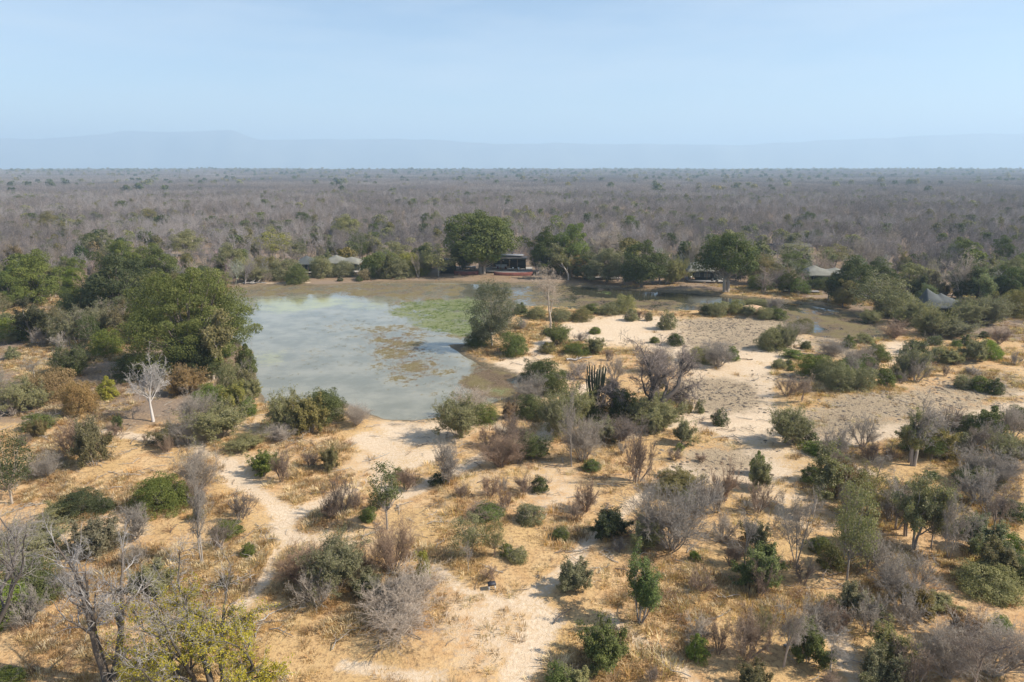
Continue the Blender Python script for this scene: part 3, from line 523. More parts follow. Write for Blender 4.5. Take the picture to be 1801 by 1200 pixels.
# kind, x, y of foot, width, y of top (photo pixels), tint, label
PLANTS = [
# ---- the peninsula between the pond arms
('B',842,613,52,572,'g3',"low dark bush at the left foot of the tall sage tree on the peninsula"),
('B',903,629,50,580,'g1',"round yellow green bush right of the tall sage tree by the open water"),
('B',918,556,30,533,'g2',"small green bush just right of the tall sage tree, nearest its crown"),
('B',943,563,42,538,'s',"sage bush immediately left of the slender pale tree trunk"),
('B',985,566,44,540,'s',"sage bush immediately right of the slender pale tree trunk"),
('V',918,580,24,560,'gr',"tiny grey shrub on sand below the sage bushes beside the pale tree"),
('B',1022,566,42,538,'o',"brownish green bush right of the pale tree, left in its row"),
('B',1040,553,30,531,'g2',"small green bush peeping behind the brownish bush right of the pale tree"),
('B',1070,555,46,530,'s',"wide sage bush in the middle of the row right of the pale tree"),
('B',1097,553,48,517,'s',"tall round topped bush at the right end of the row by the marsh"),
('B',1109,565,32,542,'s',"small bush in front of the tall round topped bush by the marsh"),
('V',1126,561,18,545,'br',"small brown shrub, left one of two right of the round topped bush"),
('B',1141,564,16,546,'o',"small upright olive bush, right one of two beside the marsh edge"),
('B',1172,580,36,544,'s',"lone sage bush on pale sand right of the marsh edge row"),
('B',1046,586,24,571,'g2',"single low green bush on bare sand right of the pale tree's foot"),
('B',962,592,26,574,'g3',"small dark bush at the pale tree's foot"),
('S',982,610,38,575,'g2',"mixed green and russet bush in front of the pale tree"),
('B',1150,602,20,587,'g2',"small round green bush directly behind the spreading bare tree"),
('B',1185,608,36,580,'g3',"dark green bush behind the spreading bare tree, right of a smaller round one"),
('V',1022,602,26,584,'gr',"grey twiggy shrub behind the wide low green bush mid peninsula"),
('B',1014,626,52,598,'g2',"wide low green bush on the middle of the peninsula"),
('S',1050,622,34,594,'s',"sage bush touching the right end of the wide low green bush"),
('B',961,622,40,600,'o',"olive scrub bush above the big dark bush by the olive shallows"),
('B',950,672,66,622,'g3',"peaked dark bush at the edge of the olive coloured shallows"),
('B',972,696,62,642,'g2',"green bush forming the lower right half of the peaked dark mass"),
('B',933,740,64,692,'g2',"leafy green bush under bare pale twigs beside the pale path"),
('V',930,712,62,662,'gr',"bare pale twigs rising behind the leafy bush beside the pale path"),
('V',1014,662,36,635,'gr',"low grey shrub on a hump left of the cactus like candelabra tree"),
('V',1083,672,34,628,'gr',"dark grey shrub between the candelabra tree and the spreading bare tree"),
('V',1152,660,60,608,'gr',"dense grey shrub behind the limbs of the spreading bare tree"),
('B',1040,750,76,700,'g3',"dark green bush around the foot of the candelabra tree"),
('B',1092,745,54,680,'g3',"dark glossy bush left of the spreading bare tree's trunk"),
('S',982,778,62,700,'s',"sage bush below left of the candelabra tree"),
('S',1010,760,60,690,'s',"pale sage bush in front of the candelabra tree"),
('B',1172,712,64,690,'s',"flat sage bush behind the right foot of the spreading bare tree"),
('S',1152,768,86,712,'s',"sprawling sage green bush right of the spreading bare tree's trunk"),
('S',1135,748,50,705,'s',"small sage bush tight against the spreading bare tree's trunk"),
('U',1198,727,20,700,'o',"left one of three little upright bushes right of the spreading bare tree"),
('U',1213,727,18,702,'o',"middle one of three little upright bushes right of the spreading bare tree"),
('U',1230,727,20,702,'g2',"right one of three little upright bushes right of the spreading bare tree"),
('U',1264,752,36,716,'g3',"lone dark upright bush on sand between the three little bushes and the white path"),
('V',1092,790,76,740,'dk',"dark brushy shrub below the spreading bare tree's trunk"),
('S',1060,788,50,745,'s',"grey green bush left in the dark scrub below the spreading bare tree"),
('V',1206,637,34,612,'gr',"grey shrub at the left end of the broad clump behind the bare tree"),
('B',1236,640,50,606,'s',"sage bush in the left half of the broad clump on bare sand"),
('V',1262,650,62,600,'gr',"big rounded grey shrub in the broad clump on bare sand"),
('B',1288,636,26,606,'g1',"bright green bush at the right end of the broad grey clump"),
('V',1118,858,54,765,'br',"vase shaped bare shrub below the dark scrub, yellow leaf tuft inside"),
('S',1200,790,34,748,'s',"sage bush right of the vase shaped bare shrub"),
('U',1194,798,20,778,'g1',"tiny bright green bush at the foot of a sage bush"),
('V',1186,816,28,792,'br',"small brown shrub on orange soil below a tiny bright green bush"),
('V',1234,816,20,800,'br',"tiny red brown shrub alone on pale sand left of the lone green topped shrub"),
('B',1042,834,38,808,'g1',"low green bush at the foot of the thin pole like tree"),
('V',1024,822,70,735,'gr',"bare grey shrub beside the thin pole like tree"),
('S',934,815,66,768,'g2',"green and grey bush left of the thin pole like tree"),
('B',950,872,32,837,'g3',"compact dark green bush on orange soil in mid picture"),
('V',922,876,46,838,'br',"brown shrub touching the compact dark green bush's left side"),
('V',880,836,78,768,'br',"broad grey brown shrub left of the green and grey bush"),
('V',862,884,38,842,'br',"brown vase shrub below the broad grey brown shrub"),
('V',905,800,60,730,'br',"tall thin pinkish shrub above the broad grey brown shrub"),
('V',1030,910,42,852,'br',"open bare shrub with some green leaves below the pole like tree"),
('S',1190,880,80,832,'o',"olive bush above the great grey bare thicket"),
('V',1178,995,138,858,'gr',"great grey bare thicket with leaning stems in the lower middle"),
('S',1140,980,68,918,'s',"grey green bush at the lower left of the great grey thicket"),
('V',1272,892,52,822,'br',"bare brown shrub upper right of the great grey thicket"),
('V',1272,955,48,905,'gr',"dense grey shrub right of the great grey thicket"),
('V',1235,900,60,850,'gr',"grey shrub merging into the top right of the great thicket"),
('S',1332,868,38,812,'gr',"bare stemmed shrub below a green leafy tuft right of centre",),
('B',1331,838,32,792,'g1',"green leafy tuft above bare stems on pale sand right of centre"),
# ---- centre right open sand
('B',1240,556,24,534,'g3',"left end bush of the clump around the sandy mound"),
('B',1258,558,46,526,'s',"wide sage bush left in the clump around the sandy mound"),
('B',1293,556,34,528,'s',"middle sage bush in the clump, left of the sandy mound"),
('B',1334,538,56,520,'s',"long bush behind the sandy mound"),
('V',1360,544,34,516,'gr',"grey purple shrub above right of the sandy mound"),
('S',1318,560,26,542,'s',"small dry bush on the front of the sandy mound"),
('B',1345,564,36,540,'s',"bush at the right foot of the sandy mound"),
('B',1368,564,34,540,'g2',"green bush at the right end of the sandy mound clump"),
('B',1408,588,48,558,'o',"olive bush behind a grey shrub by the right pond arm"),
('V',1398,598,42,570,'gr',"grey shrub in front of the olive bush by the right pond arm"),
('B',1355,620,56,574,'s',"large sage bush at the left of the group by the white path"),
('S',1378,618,38,576,'s',"greyer half of the large sage bush by the white path"),
('B',1416,617,22,598,'g2',"small green bush at the group's right edge by the white path"),
('B',1394,633,42,612,'g1',"low bright green bush above the white path"),
('B',1370,650,28,630,'s',"small sage bush close to the white path's bend"),
('B',1391,655,16,643,'g2',"tiny green bush nearest the white path's bend"),
('V',1463,630,48,598,'gr',"rounded grey shrub left of the two green bushes behind the big clump"),
('B',1490,614,28,590,'g2',"small green bush in the row behind the big clump"),
('B',1522,606,38,586,'s',"sage bush at the back right of the big clump"),
('B',1542,637,46,602,'g2',"green bush at the right of the row behind the big clump"),
('V',1514,648,44,612,'gr',"grey shrub inside the row behind the big clump"),
('B',1435,676,78,628,'g2',"left green bush of the big clump on the right"),
('B',1458,688,60,640,'s',"front left sage bush of the big clump on the right"),
('B',1474,702,58,655,'s',"lowest front bush of the big clump on the right"),
('B',1492,668,60,632,'g1',"bright green top bush in the middle of the big clump"),
('B',1508,700,58,652,'s',"front right grey green bush of the big clump on the right"),
('B',1527,662,38,628,'g2',"rear right green bush of the big clump on the right"),
('V',1384,704,36,668,'br',"lone brown bare shrub right of the white path"),
('B',1556,692,40,654,'g2',"separate green bush just right of the big clump"),
('S',1597,672,50,618,'s',"tall grey green bush with dark top right of the big clump"),
('B',1690,686,34,657,'s',"left bush of the isolated trio near the right edge"),
('B',1718,690,44,655,'g2',"middle bush of the isolated trio near the right edge"),
('B',1750,696,34,664,'g2',"right bush of the isolated trio near the right edge"),
('V',1706,662,36,645,'gr',"grey twigs on top of the isolated trio near the right edge"),
('B',1609,624,42,596,'g3',"dark green bush at the left of the group below the right tent"),
('B',1643,612,36,590,'g2',"rear green bush of the group below the right tent"),
('B',1642,642,42,608,'s',"front grey green bush of the group below the right tent"),
('S',1668,644,36,618,'s',"low sage bush next to the front bush below the right tent"),
('B',1680,617,20,600,'g1',"tiny bright bush in the group below the right tent"),
('B',1698,616,26,592,'g2',"small green bush between the tiny bright bush and the grey scrub"),
('S',1710,642,38,604,'s',"grey sage scrub left of the vivid green bush near the right edge"),
('B',1737,637,46,600,'g1',"vivid green bush near the right edge below the tents"),
('V',1573,597,54,565,'br',"dome of brown twigs on the bank left of the sandy road"),
('S',1668,596,70,560,'s',"broad grey green bush below the two peaked tent"),
('V',1757,608,34,578,'br',"brown shrub right of the broad bush below the two peaked tent"),
('B',1730,594,20,580,'g3',"small dark bush left of the brown shrub near the right edge"),
('S',1530,567,32,542,'s',"light sage bush standing on the far bank at the pond arm's end"),
('S',1385,790,62,722,'s',"grey green bush top left of the dark upright pair right of centre"),
('U',1405,762,46,722,'g3',"rear bush of the dark upright pair right of centre"),
('U',1414,786,46,738,'g3',"front bush of the dark upright pair right of centre"),
('B',1440,806,66,772,'g1',"vivid green sloping bush below the dark upright pair"),
('B',1470,820,50,786,'g1',"lower right end of the vivid green sloping bushes"),
('B',1491,828,18,812,'g2',"tiny green bush at the end of the vivid sloping bushes"),
('B',1700,768,64,722,'g3',"dark green bush left in the big group at the right edge"),
('B',1740,775,60,715,'g2',"tall green bush in the big group at the right edge"),
('B',1790,758,60,712,'g3',"dark bush cut by the right edge above the grey trees"),
('B',1690,800,60,760,'s',"sage bush under the big group at the right edge"),
('M',1637,810,34,768,'g1',"small green tree right of the tall grey and green tree"),
# ---- right and lower right thickets
('B',1437,974,46,936,'g2',"green bush at the foot of grey trees in the lower right"),
('B',1775,914,66,870,'g3',"dark green bush at the right edge above the sage mass"),
('B',1735,1062,120,985,'s',"large sage mass at the right edge, left half"),
('B',1790,1040,120,970,'g3',"large dark sage mass cut by the right edge"),
('V',1735,1225,170,1082,'gr',"huge dense grey shrub at the lower right corner"),
('V',1660,1215,110,1100,'gr',"tall grey scrub left of the huge dense shrub at the lower right corner"),
('S',1652,1082,54,1045,'s',"dark topped bush between the lower right shrub and the sage mass"),
('B',1532,1092,46,1052,'g3',"dark bush under spreading bare branches in the lower right"),
('V',1570,1068,88,982,'gr',"spreading bare branches above the dark bush in the lower right"),
('V',1610,1045,66,975,'gr',"thin bare shrub between twin trunk trees and the spreading branches"),
('S',1416,1176,68,1098,'g2',"round green bush at the bottom, right of a thin grey tree"),
('V',1340,1122,60,1070,'o',"low olive shrub left of the thin grey tree at the bottom"),
('V',1335,1058,48,992,'br',"brown bare shrub above the low olive shrub at the bottom"),
('V',1286,1002,38,955,'br',"small bare shrub at the left foot of the little bare tree"),
('V',1228,1050,46,1005,'br',"faint bare shrub in dry grass right of the cone shaped tree"),
('B',1223,1168,46,1112,'g1',"round bright green bush at the bottom under a grey twig dome"),
('V',1230,1142,60,1086,'gr',"grey twig dome behind the round bright green bush"),
('V',1262,1158,40,1092,'br',"thin brown shrub right of the round bright green bush"),
('B',1220,990,22,968,'g1',"tiny green bush at the foot of the great grey thicket"),
('S',1075,960,60,905,'g3',"dark green bush with grey twigs left of the great grey thicket"),
('B',987,958,34,930,'g2',"small green bush on golden grass left of a dark bush with grey twigs"),
('S',1007,1054,54,995,'s',"sage bush by the footpath fork casting shade on the path"),
('S',1056,1190,76,1102,'g2',"tall loose green bush at the bottom centre right"),
('B',985,1215,60,1158,'g1',"bright green bush cut by the bottom edge"),
('S',1018,1222,60,1175,'s',"grey green bush cut by the bottom edge beside a bright one"),
('V',1470,1120,60,1060,'br',"brown shrub on the slope right of the round green bottom bush"),
('V',1180,930,40,900,'br',"small brown shrub in front of the great grey thicket"),
('V',1500,915,60,850,'gr',"grey thicket between the sage tree and the tall sparse tree"),
('V',1565,925,60,862,'gr',"grey scrub left of the twin trunk trees"),
('V',1740,865,110,790,'gr',"large grey brown bare shrub at the right edge"),
('B',1700,862,60,820,'g3',"dark leafy base of the large bare shrub at the right edge"),
('S',1775,830,70,770,'s',"grey green bush above the large bare shrub at the right edge"),
# ---- lower middle
('V',713,868,38,826,'br',"bare shrub touching the right side of the little green tree"),
('B',701,842,22,822,'g2',"small leafy spray between the little green tree and a bare shrub"),
('V',600,914,46,842,'dk',"dark snag like shrub left of the little green tree"),
('V',582,918,36,872,'br',"brown tangle at the foot of the dark snag like shrub"),
('V',627,902,24,866,'br',"small russet shrub between the dark snag and the little green tree"),
('V',785,862,56,778,'gr',"pale vase shrub with a green skirt in mid picture"),
('B',772,858,34,832,'g3',"green skirt under the pale vase shrub"),
('B',861,924,64,890,'g1',"vivid lime green flat bush near the picture's middle"),
('B',932,932,54,890,'s',"round pale green bush right of the vivid lime bush"),
('V',890,908,28,868,'br',"russet shrub between the lime bush and the round pale green bush"),
('U',892,990,30,955,'g2',"dark leafy sprig bush below the lime green bush"),
('B',913,1002,42,968,'s',"sage bush attached to the dark leafy sprig below the lime bush"),
('B',985,955,26,934,'g2',"little green bush right of the round pale green bush"),
('V',845,925,60,892,'br',"brown twig shrub below the vivid lime bush"),
('V',863,1032,30,1002,'br',"brown tuft shrub behind the small dark stool"),
('V',715,1142,164,1030,'pa',"huge tangle of pale fallen looking branches at the lower centre"),
('V',700,1090,90,1010,'gr',"grey twigs behind the huge pale tangle"),
('S',594,1062,90,955,'s',"tall sage shrub left of the huge pale tangle"),
('S',648,1066,56,1015,'s',"low blue green bush between the sage shrub and pale tangle"),
('V',528,1048,92,962,'br',"brown bare thicket left of the tall sage shrub"),
('V',560,1085,70,1005,'gr',"grey thicket at the foot of the tall sage shrub"),
('V',693,1030,84,925,'br',"upright bare brown shrub above the huge pale tangle"),
('U',745,1032,32,972,'y',"slender yellow green bush right of the upright brown shrub"),
('V',643,1022,30,975,'br',"little bare shrub between the sage and upright brown shrubs"),
('B',440,984,30,955,'g2',"sparse green bush alone left of the white path"),
('S',465,840,46,800,'g2',"green bush left of upright bare stems below the pond"),
('V',496,855,36,792,'br',"upright bare stems right of a green bush below the pond"),
('V',545,828,30,796,'br',"left one of two low shrubs on sand below the pond"),
('S',583,830,28,790,'o',"right one of two low shrubs on sand below the pond"),
('V',425,924,52,870,'dk',"small gnarled bare shrub left of the white path fork"),
('B',404,950,54,914,'g2',"green bush below the small gnarled bare shrub"),
('S',507,766,62,695,'s',"sage bush at the pond's near shore, left of the tall dense one"),
('B',487,735,32,718,'s',"small sage bush at the water's near left corner"),
('B',576,752,76,676,'g2',"tall dense dark bush on the pond's near shore"),
('S',545,770,52,706,'o',"olive brown bush in front of the tall dense bush on the near shore"),
('V',628,756,54,712,'pa',"pale yellow twiggy shrub right of the tall dense bush on the near shore"),
('V',490,786,54,752,'pa',"low pale twiggy shrub in front of the near shore sage bush"),
('S',432,800,60,770,'br',"russet mixed scrub below the left bank bushes"),
('V',1395,770,30,735,'br',"brown twigs behind the dark upright pair"),
('S',806,782,70,705,'s',"sage bush tree on the near shore right of the beach"),
('B',848,750,62,706,'g2',"green bush behind the sage one right of the beach"),
('V',830,735,62,683,'pa',"pale yellow bare twigs at the olive shallows' edge"),
('V',858,790,40,755,'br',"russet shrub at the right foot of the near shore sage bush"),
# ---- left bank and left woodland
('B',340,660,84,560,'g3',"dark bush under the right edge of the great spreading tree"),
('B',372,722,70,672,'g1',"green bush below the yellow topped tree on the left bank"),
('B',410,705,54,630,'s',"sage bush on the left bank at the water's edge"),
('S',418,728,44,680,'y',"yellow green bush at the water's edge on the left bank"),
('B',430,700,52,640,'o',"olive bush overhanging the water's left edge"),
('B',436,662,44,606,'g2',"green bush hanging over the water under the great spreading tree"),
('S',447,708,40,672,'s',"grey green scrub on the left bank between olive bush and water"),
('B',440,736,38,697,'g1',"bright green bush at the tip of the left bank"),
('V',348,765,64,695,'gr',"bare grey shrub below the green bush of the left bank"),
('S',388,785,84,718,'s',"big sage bush below the left bank tip"),
('B',290,912,98,828,'g2',"big green bush left of the white path, bare twigs above it"),
('V',345,880,72,790,'gr',"grey bare crown above the big green bush"),
('V',330,790,60,735,'gr',"grey scrub above the bare crown of the big green bush"),
('B',148,920,88,858,'g3',"green bush in the left foreground woodland above the dark bare tree"),
('B',190,905,34,876,'g3',"small dark green bush at the right end of a longer one"),
('S',110,920,44,885,'s',"sage bush at the left end of the foreground green bushes"),
('S',168,828,50,745,'o',"thin olive shrub in grass left of the white barked tree"),
('V',132,812,54,745,'br',"grey brown bare shrub left of the thin olive shrub"),
('V',203,770,24,745,'br',"small brown shrub above the thin olive shrub"),
('S',207,758,22,735,'g3',"small dark shrub left of the white barked tree's foot"),
('V',85,850,60,800,'gr',"bare shrub right of the green tree at the left edge"),
('B',60,1085,125,985,'g2',"large green bush at the left edge behind dark bare limbs"),
('B',20,1110,90,1020,'g1',"bright green bush low at the left edge"),
('S',60,1000,120,930,'s',"grey green scrub at the left edge above the large green bush"),
('B',20,1215,60,1165,'g2',"green bush in the bottom left corner"),
('S',268,1060,70,1000,'s',"sage bush seen between the dark bare tree and yellow green tree"),
('V',240,960,60,890,'gr',"grey twigs right of the dark bare tree's crown"),
('B',92,712,88,640,'a',"large orange brown bush in the left woodland"),
('B',145,735,60,660,'a',"second orange brown bush right of the large one"),
('B',192,705,40,662,'y',"yellow bush left of the white barked tree"),
('S',130,665,60,610,'g3',"dark green bush above the orange brown bushes"),
('B',188,630,62,578,'g2',"green bush at the left under the great spreading tree"),
('B',245,672,90,620,'g3',"dark low bush in the shade below the great spreading tree"),
('S',330,700,60,650,'a',"russet leaved scrub in front of the great spreading tree"),
('B',35,600,90,545,'g2',"green thicket at the left edge above the orange bushes"),
('S',90,600,60,545,'o',"olive thicket right of the left edge green thicket"),
('B',30,520,50,480,'a',"rust coloured bush at the far left woodland edge"),
('B',132,568,62,505,'g3',"dark green tree like bush left of the layered tree group"),
('S',172,600,60,540,'s',"pale sage bush left of the great spreading tree"),
('S',40,730,70,670,'s',"grey green scrub at the left edge beside the orange bushes"),
('B',70,760,60,720,'g2',"low green bush at the left edge below the orange bushes"),
('S',300,790,50,752,'o',"olive scrub right of the white barked tree's foot"),
# ---- far shore
('B',507,494,66,455,'s',"sage bush on the far shore left of the tents"),
('B',522,500,42,462,'g2',"green bush on the far shore touching the water by the left tent"),
('B',470,492,58,450,'o',"olive bush on the far shore left of the sage bush"),
('B',428,490,50,452,'s',"grey green bush at the far left of the far shore"),
('S',448,498,44,470,'s',"low sage bush above the fallen log on the far shore"),
('B',568,490,46,445,'s',"sage bush between the two left tents"),
('B',604,488,44,456,'s',"grey green bush in front of the pale tent roof"),
('B',598,495,14,486,'g3',"tiny dark bush on the bank below the tents"),
('B',632,495,14,485,'g3',"tiny dark bush on the bank right below the tents"),
('B',668,490,76,442,'g2',"large green bush right of the left tents"),
('B',702,492,62,452,'s',"sage fronted bush in the middle of the far shore row"),
('B',728,488,56,440,'y',"yellowish bush right of the large green far shore bush"),
('S',745,486,40,450,'s',"grey scrub left of the dark screened hut"),
('S',1010,488,42,450,'a',"russet scrub right of the lodge trees"),
('S',1182,502,46,458,'y',"yellow leaved bush left of the peaked roof tent"),
('B',1214,478,50,440,'a',"orange brown bush behind the peaked roof tent"),
('B',1336,514,48,482,'g2',"green bush right of the big tree beside the peaked roof tent"),
('V',1372,512,52,478,'dk',"dark purple twig dome left of the half hidden pale tent"),
('B',1405,508,40,475,'g3',"dark bush in front of the half hidden pale tent"),
('B',1440,512,46,486,'g3',"dark bush hiding the foot of the half hidden pale tent"),
('S',1300,490,50,462,'o',"olive scrub right behind the big tree by the tent"),
('B',1378,500,50,468,'o',"olive bush above the dark purple twig dome"),
('B',1575,562,90,502,'s',"large sage bush left of the two peaked tent"),
('S',1608,575,64,530,'s',"grey bush in front of the two peaked tent, left"),
('S',1640,592,56,545,'br',"brown grey scrub right in front of the two peaked tent"),
('B',1560,530,60,485,'o',"olive bush above the large sage bush left of the two peaked tent"),
('S',1700,575,60,530,'s',"sage scrub right of the two peaked tent"),
('B',1672,568,26,546,'y',"small yellowish bush under the two peaked tent's eave"),
('B',1780,560,60,500,'o',"olive bush at the right edge behind the tents"),
('S',1740,575,56,525,'s',"grey green bush between tent and right edge"),
]
for p in PLANTS:
    kd, px, yb, w, yt, ti, lb = p[:7]
    if kd == 'S' and ti in ('gr', 'br'): plant(kd, px, yb, w, yt, 's', lb, wood=ti)
    else: plant(kd, px, yb, w, yt, ti, lb, wood={'pa': 'pa'}.get(ti) if kd in 'VT' else None)
TREES = [
('E',205,568,118,440,'g3',"dark broad tree behind the left half of the great spreading tree",1),
('E',222,500,60,417,'g2',"small crowned tree peeping up behind the layered tree group",0),
('E',282,520,66,428,'g2',"round crowned tree behind the great spreading tree",2),
('E',64,535,88,437,'g2',"rounded sage green tree alone at the left, level with the far shore",3),
('M',375,668,84,545,'o',"tree with a yellow brown top before the great spreading tree",2),
('E',352,668,84,585,'g3',"dark tree at the lower right of the great spreading tree",0),
('M',22,888,82,765,'g3',"green tree with a bare thin trunk at the left edge",0),
('H',845,482,136,370,'g2',"giant dark tree towering behind the lodge",1),
('H',850,482,72,418,'g1',"bright green tree in front of the giant lodge tree",2),
('E',1032,490,52,442,'g3',"dark tree filling the gap left of the low jetty deck",1),
('M',1098,500,52,440,'s',"sage tree between the jetty deck tree and the tall dark one",0),
('E',700,478,60,424,'s',"dull sage tree behind the middle of the far shore bushes",0),
('E',745,474,52,428,'g3',"dark tree behind the yellowish far shore bush",3),
('E',1345,500,66,450,'o',"olive tree between the big dark tree and the half hidden tent",2),
('E',1395,492,58,440,'g2',"green tree directly behind the half hidden pale tent's left end",1),
('E',1540,520,72,455,'g3',"dark tree behind the olive grey tree in the right woodland",2),
('E',1610,520,70,462,'s',"dull green tree behind the two peaked tent, left",3),
('E',1715,530,76,468,'g3',"dark green tree behind the two peaked tent, right",0),
('M',772,487,58,425,'s',"grey green tree over the dark screened hut",1),
('E',812,480,50,415,'g3',"dark tree at the left flank of the giant lodge tree",3),
('E',1003,482,66,388,'g1',"bright leaved tall tree right of the lodge",0),
('E',958,482,60,400,'g3',"dark dome shaped tree hiding the lodge's right end",2),
('M',1000,492,58,430,'s',"sage tree below the bright leaved tall tree right of the lodge",2),
('E',1066,496,80,432,'s',"grey green tree over the low jetty deck",3),
('E',1130,505,76,420,'g3',"tall dark tree left of the yellow bush on the far shore",1),
('M',1160,500,46,440,'g3',"slim dark tree joining the tall dark one on its right",0),
('H',1276,515,104,402,'g3',"big dark tree standing over the peaked roof tent",0),
('E',1490,535,78,450,'g3',"dark rounded tree over the half hidden pale tent",2),
('M',1545,552,84,475,'s',"olive grey tree right of the dark rounded tree",1),
('M',484,458,62,398,'y',"yellow green tree standing behind the left tents",1),
('M',500,464,50,430,'s',"grey tree right below the yellow green tree",2),
('M',524,462,30,418,'g2',"small green tree right of the yellow green tree",0),
('E',608,425,52,378,'s',"round sage crown alone in the grey woodland",2),
('E',583,452,34,424,'g3',"small dark tree behind the left tents",1),
('M',632,465,28,405,'g3',"thin dark trunked tree behind the pale tent roof",0),
('M',652,462,34,410,'s',"airy tree right of the thin dark trunked tree",3),
('E',535,398,34,372,'g3',"small dark crown above the left tents, in the grey woodland",0),
('E',326,450,58,402,'s',"flat crowned sage tree in the woodland above the great tree",3),
('E',402,485,56,428,'s',"dusky tree on the woodland edge left of the far shore",2),
('E',750,400,20,374,'g3',"left one of two small dark crowns above the yellow bush",1),
('E',768,396,22,372,'s',"right one of two small dark crowns above the yellow bush",2),
('E',160,462,44,410,'g3',"small dark tree left of the layered tree group",0),
('M',190,470,60,410,'s',"spreading grey green tree left of the layered tree group",3),
('E',86,412,48,372,'o',"olive crown pair high on the left in the woodland",2),
('E',264,395,28,368,'o',"small olive crown above the round crowned tree",0),
('E',1420,400,30,372,'g3',"dark crown in the woodland above the half hidden tent",1),
('E',1430,432,44,405,'g3',"dark tree right of the hidden dark roof",2),
('M',1395,470,60,425,'s',"grey green tree above the half hidden pale tent",0),
('M',1466,470,60,425,'o',"olive tree above the dark rounded tree",1),
('E',1693,470,52,415,'g2',"wide green crown on pale limbs in the right woodland",3),
('E',1765,470,46,412,'g3',"dark tree near the right edge, high in the woodland",1),
('T',968,578,86,472,'pb',"slender pale bare tree on the peninsula",0),
('T',1222,490,60,405,'gr',"bare grey tree left behind the big dark tree",3),
('T',1060,470,80,395,'pa',"whitish bare tree behind the jetty deck",1),
('T',1520,485,70,405,'gr',"round crowned bare tree in the right woodland",3),
('T',1690,530,60,440,'pa',"white trunked bare tree in the right woodland",1),
('T',356,995,50,842,'gr',"thin pale bare tree in the left foreground",4),
('T',1310,992,58,876,'gr',"little bare tree with a clean stem in the lower right",2),
('T',1400,988,84,850,'gr',"bare grey tree with rising limbs in the lower right",3),
('T',1378,1168,66,1035,'gr',"thin grey tree at the bottom, left of a round green bush",4),
('M',827,985,60,900,'s',"small smoky grey tree below the vivid lime bush",1),
('T',824,1010,26,960,'gr',"twisted little bare trunk below the smoky grey tree",0),
('M',870,985,36,920,'br',"small bare barked sapling right of the smoky grey tree",0),
('M',1430,905,88,788,'s',"full sage tree upper left of the lower right thicket",2),
('M',1490,1016,72,832,'s',"tall sparse grey green tree in the lower right thicket",0),
('M',1527,905,64,815,'o',"olive crowned tree behind the tall sparse grey green tree",1),
('M',1608,964,78,828,'s',"left one of two trees with thin trunks in the lower right thicket",3),
('M',1638,960,58,840,'s',"right one of two trees with thin trunks in the lower right thicket",0),
('T',1670,978,78,846,'gr',"bare tree right of the two thin trunked trees",3),
('T',1606,818,98,700,'gr',"tall bare grey tree with a green core at the right",4),
('M',1600,812,50,718,'s',"green core of leaves inside the tall bare grey tree at the right",3),
('T',1005,822,50,675,'gr',"thin pole like tree with dark epiphyte lump below the candelabra tree",2),
]
for kd, px, yb, w, yt, ti, lb, v in TREES:
    if kd == 'M' and ti == 'br': plant('M', px, yb, w, yt, 's', lb, wood='br', var=v, k=.8)
    else: plant(kd, px, yb, w, yt, ti, lb, var=v, wood=ti if ti in ('pa', 'pb') else None)

# ------------------------------------------------------------------ trees of their own shape
def hero(proto, px, yb, w, yt, leaf, wood, label, name, rz=0.0, cat='tree'):
    x, y, wm, h = spot(px, yb, w, yt, False); return put(proto, x, y, wm, h, leaf, wood, label, None, 0, rz, name, cat)
hero(tree_leafy(331, 13, 9, 1.4, n_clump=95, per=330, leaf=.085, rc=.95, lobes=9, low=-.75, gap=.12, r0=.2, squash=1.1), 866, 610, 86, 487, (.17, .175, .10), TINT['gr'], "tall two tiered sage tree on the peninsula tip", "evergreen_tree", 1)
hero(tree_leafy(301, 17, 24, 3.2, n_clump=190, per=560, leaf=.13, rc=1.9, lobes=14, low=-.34, trunks=3, r0=.8, gap=.26, inner=.12, squash=.62), 342, 650, 208, 470, (.155, .17, .045), TINT['dk'], "great spreading green tree on the left bank of the waterhole", "spreading_tree", .6)
hero(tree_bare(307, 8, 10, trunk_n=3, lean=.62, r0=.34, rmin=.010, tl=.42, twob=.14, tup=.04, base_r=.2, levels=[(6, .8, .5, .66, 7, .18, .03), (7, .7, .25, .55, 5, .24, .02), (5, .8, .25, .55, 4, .3, -.02), (5, .8, .2, .6, 3, .3, 0), (3, .7, .2, .6, 2, .3, 0)]),
     1134, 736, 245, 600, None, [(.22, .185, .165), (.12, .098, .085)], "wide spreading bare tree with thick twisted forked trunk on the peninsula", "bare_tree", 2.6)
hero(tree_bare(309, 8, 6.5, r0=.17, rmin=.011, tl=.32, tup=.15, levels=[(9, .75, .75, 1.15, 6, .12, .05), (7, .55, .25, .5, 4, .2, .04), (6, .6, .2, .55, 3, .25, 0), (5, .6, .2, .6, 2, .3, 0)]), 270, 742, 112, 630, None, (.40, .37, .345), "white barked bare tree with a rounded fan crown in the left woodland", "bare_tree", 0)
hero(tree_bare(312, 11.7, 6.2, trunk_n=3, lean=.1, spread=.12, r0=.25, tl=.62, twob=.07, tup=.06, base_r=.22, rmin=.005, levels=[(6, .6, .5, .42, 6, .16, .05), (5, .8, .25, .55, 4, .25, .0), (6, .8, .2, .5, 3, .3, 0), (4, .8, .2, .6, 2, .3, 0)]), 192, 1198, 165, 905, None, [(.36, .33, .31), (.11, .09, .075)], "tall dark stemmed bare tree with silvery upper twigs in the left foreground", "bare_tree", .8)
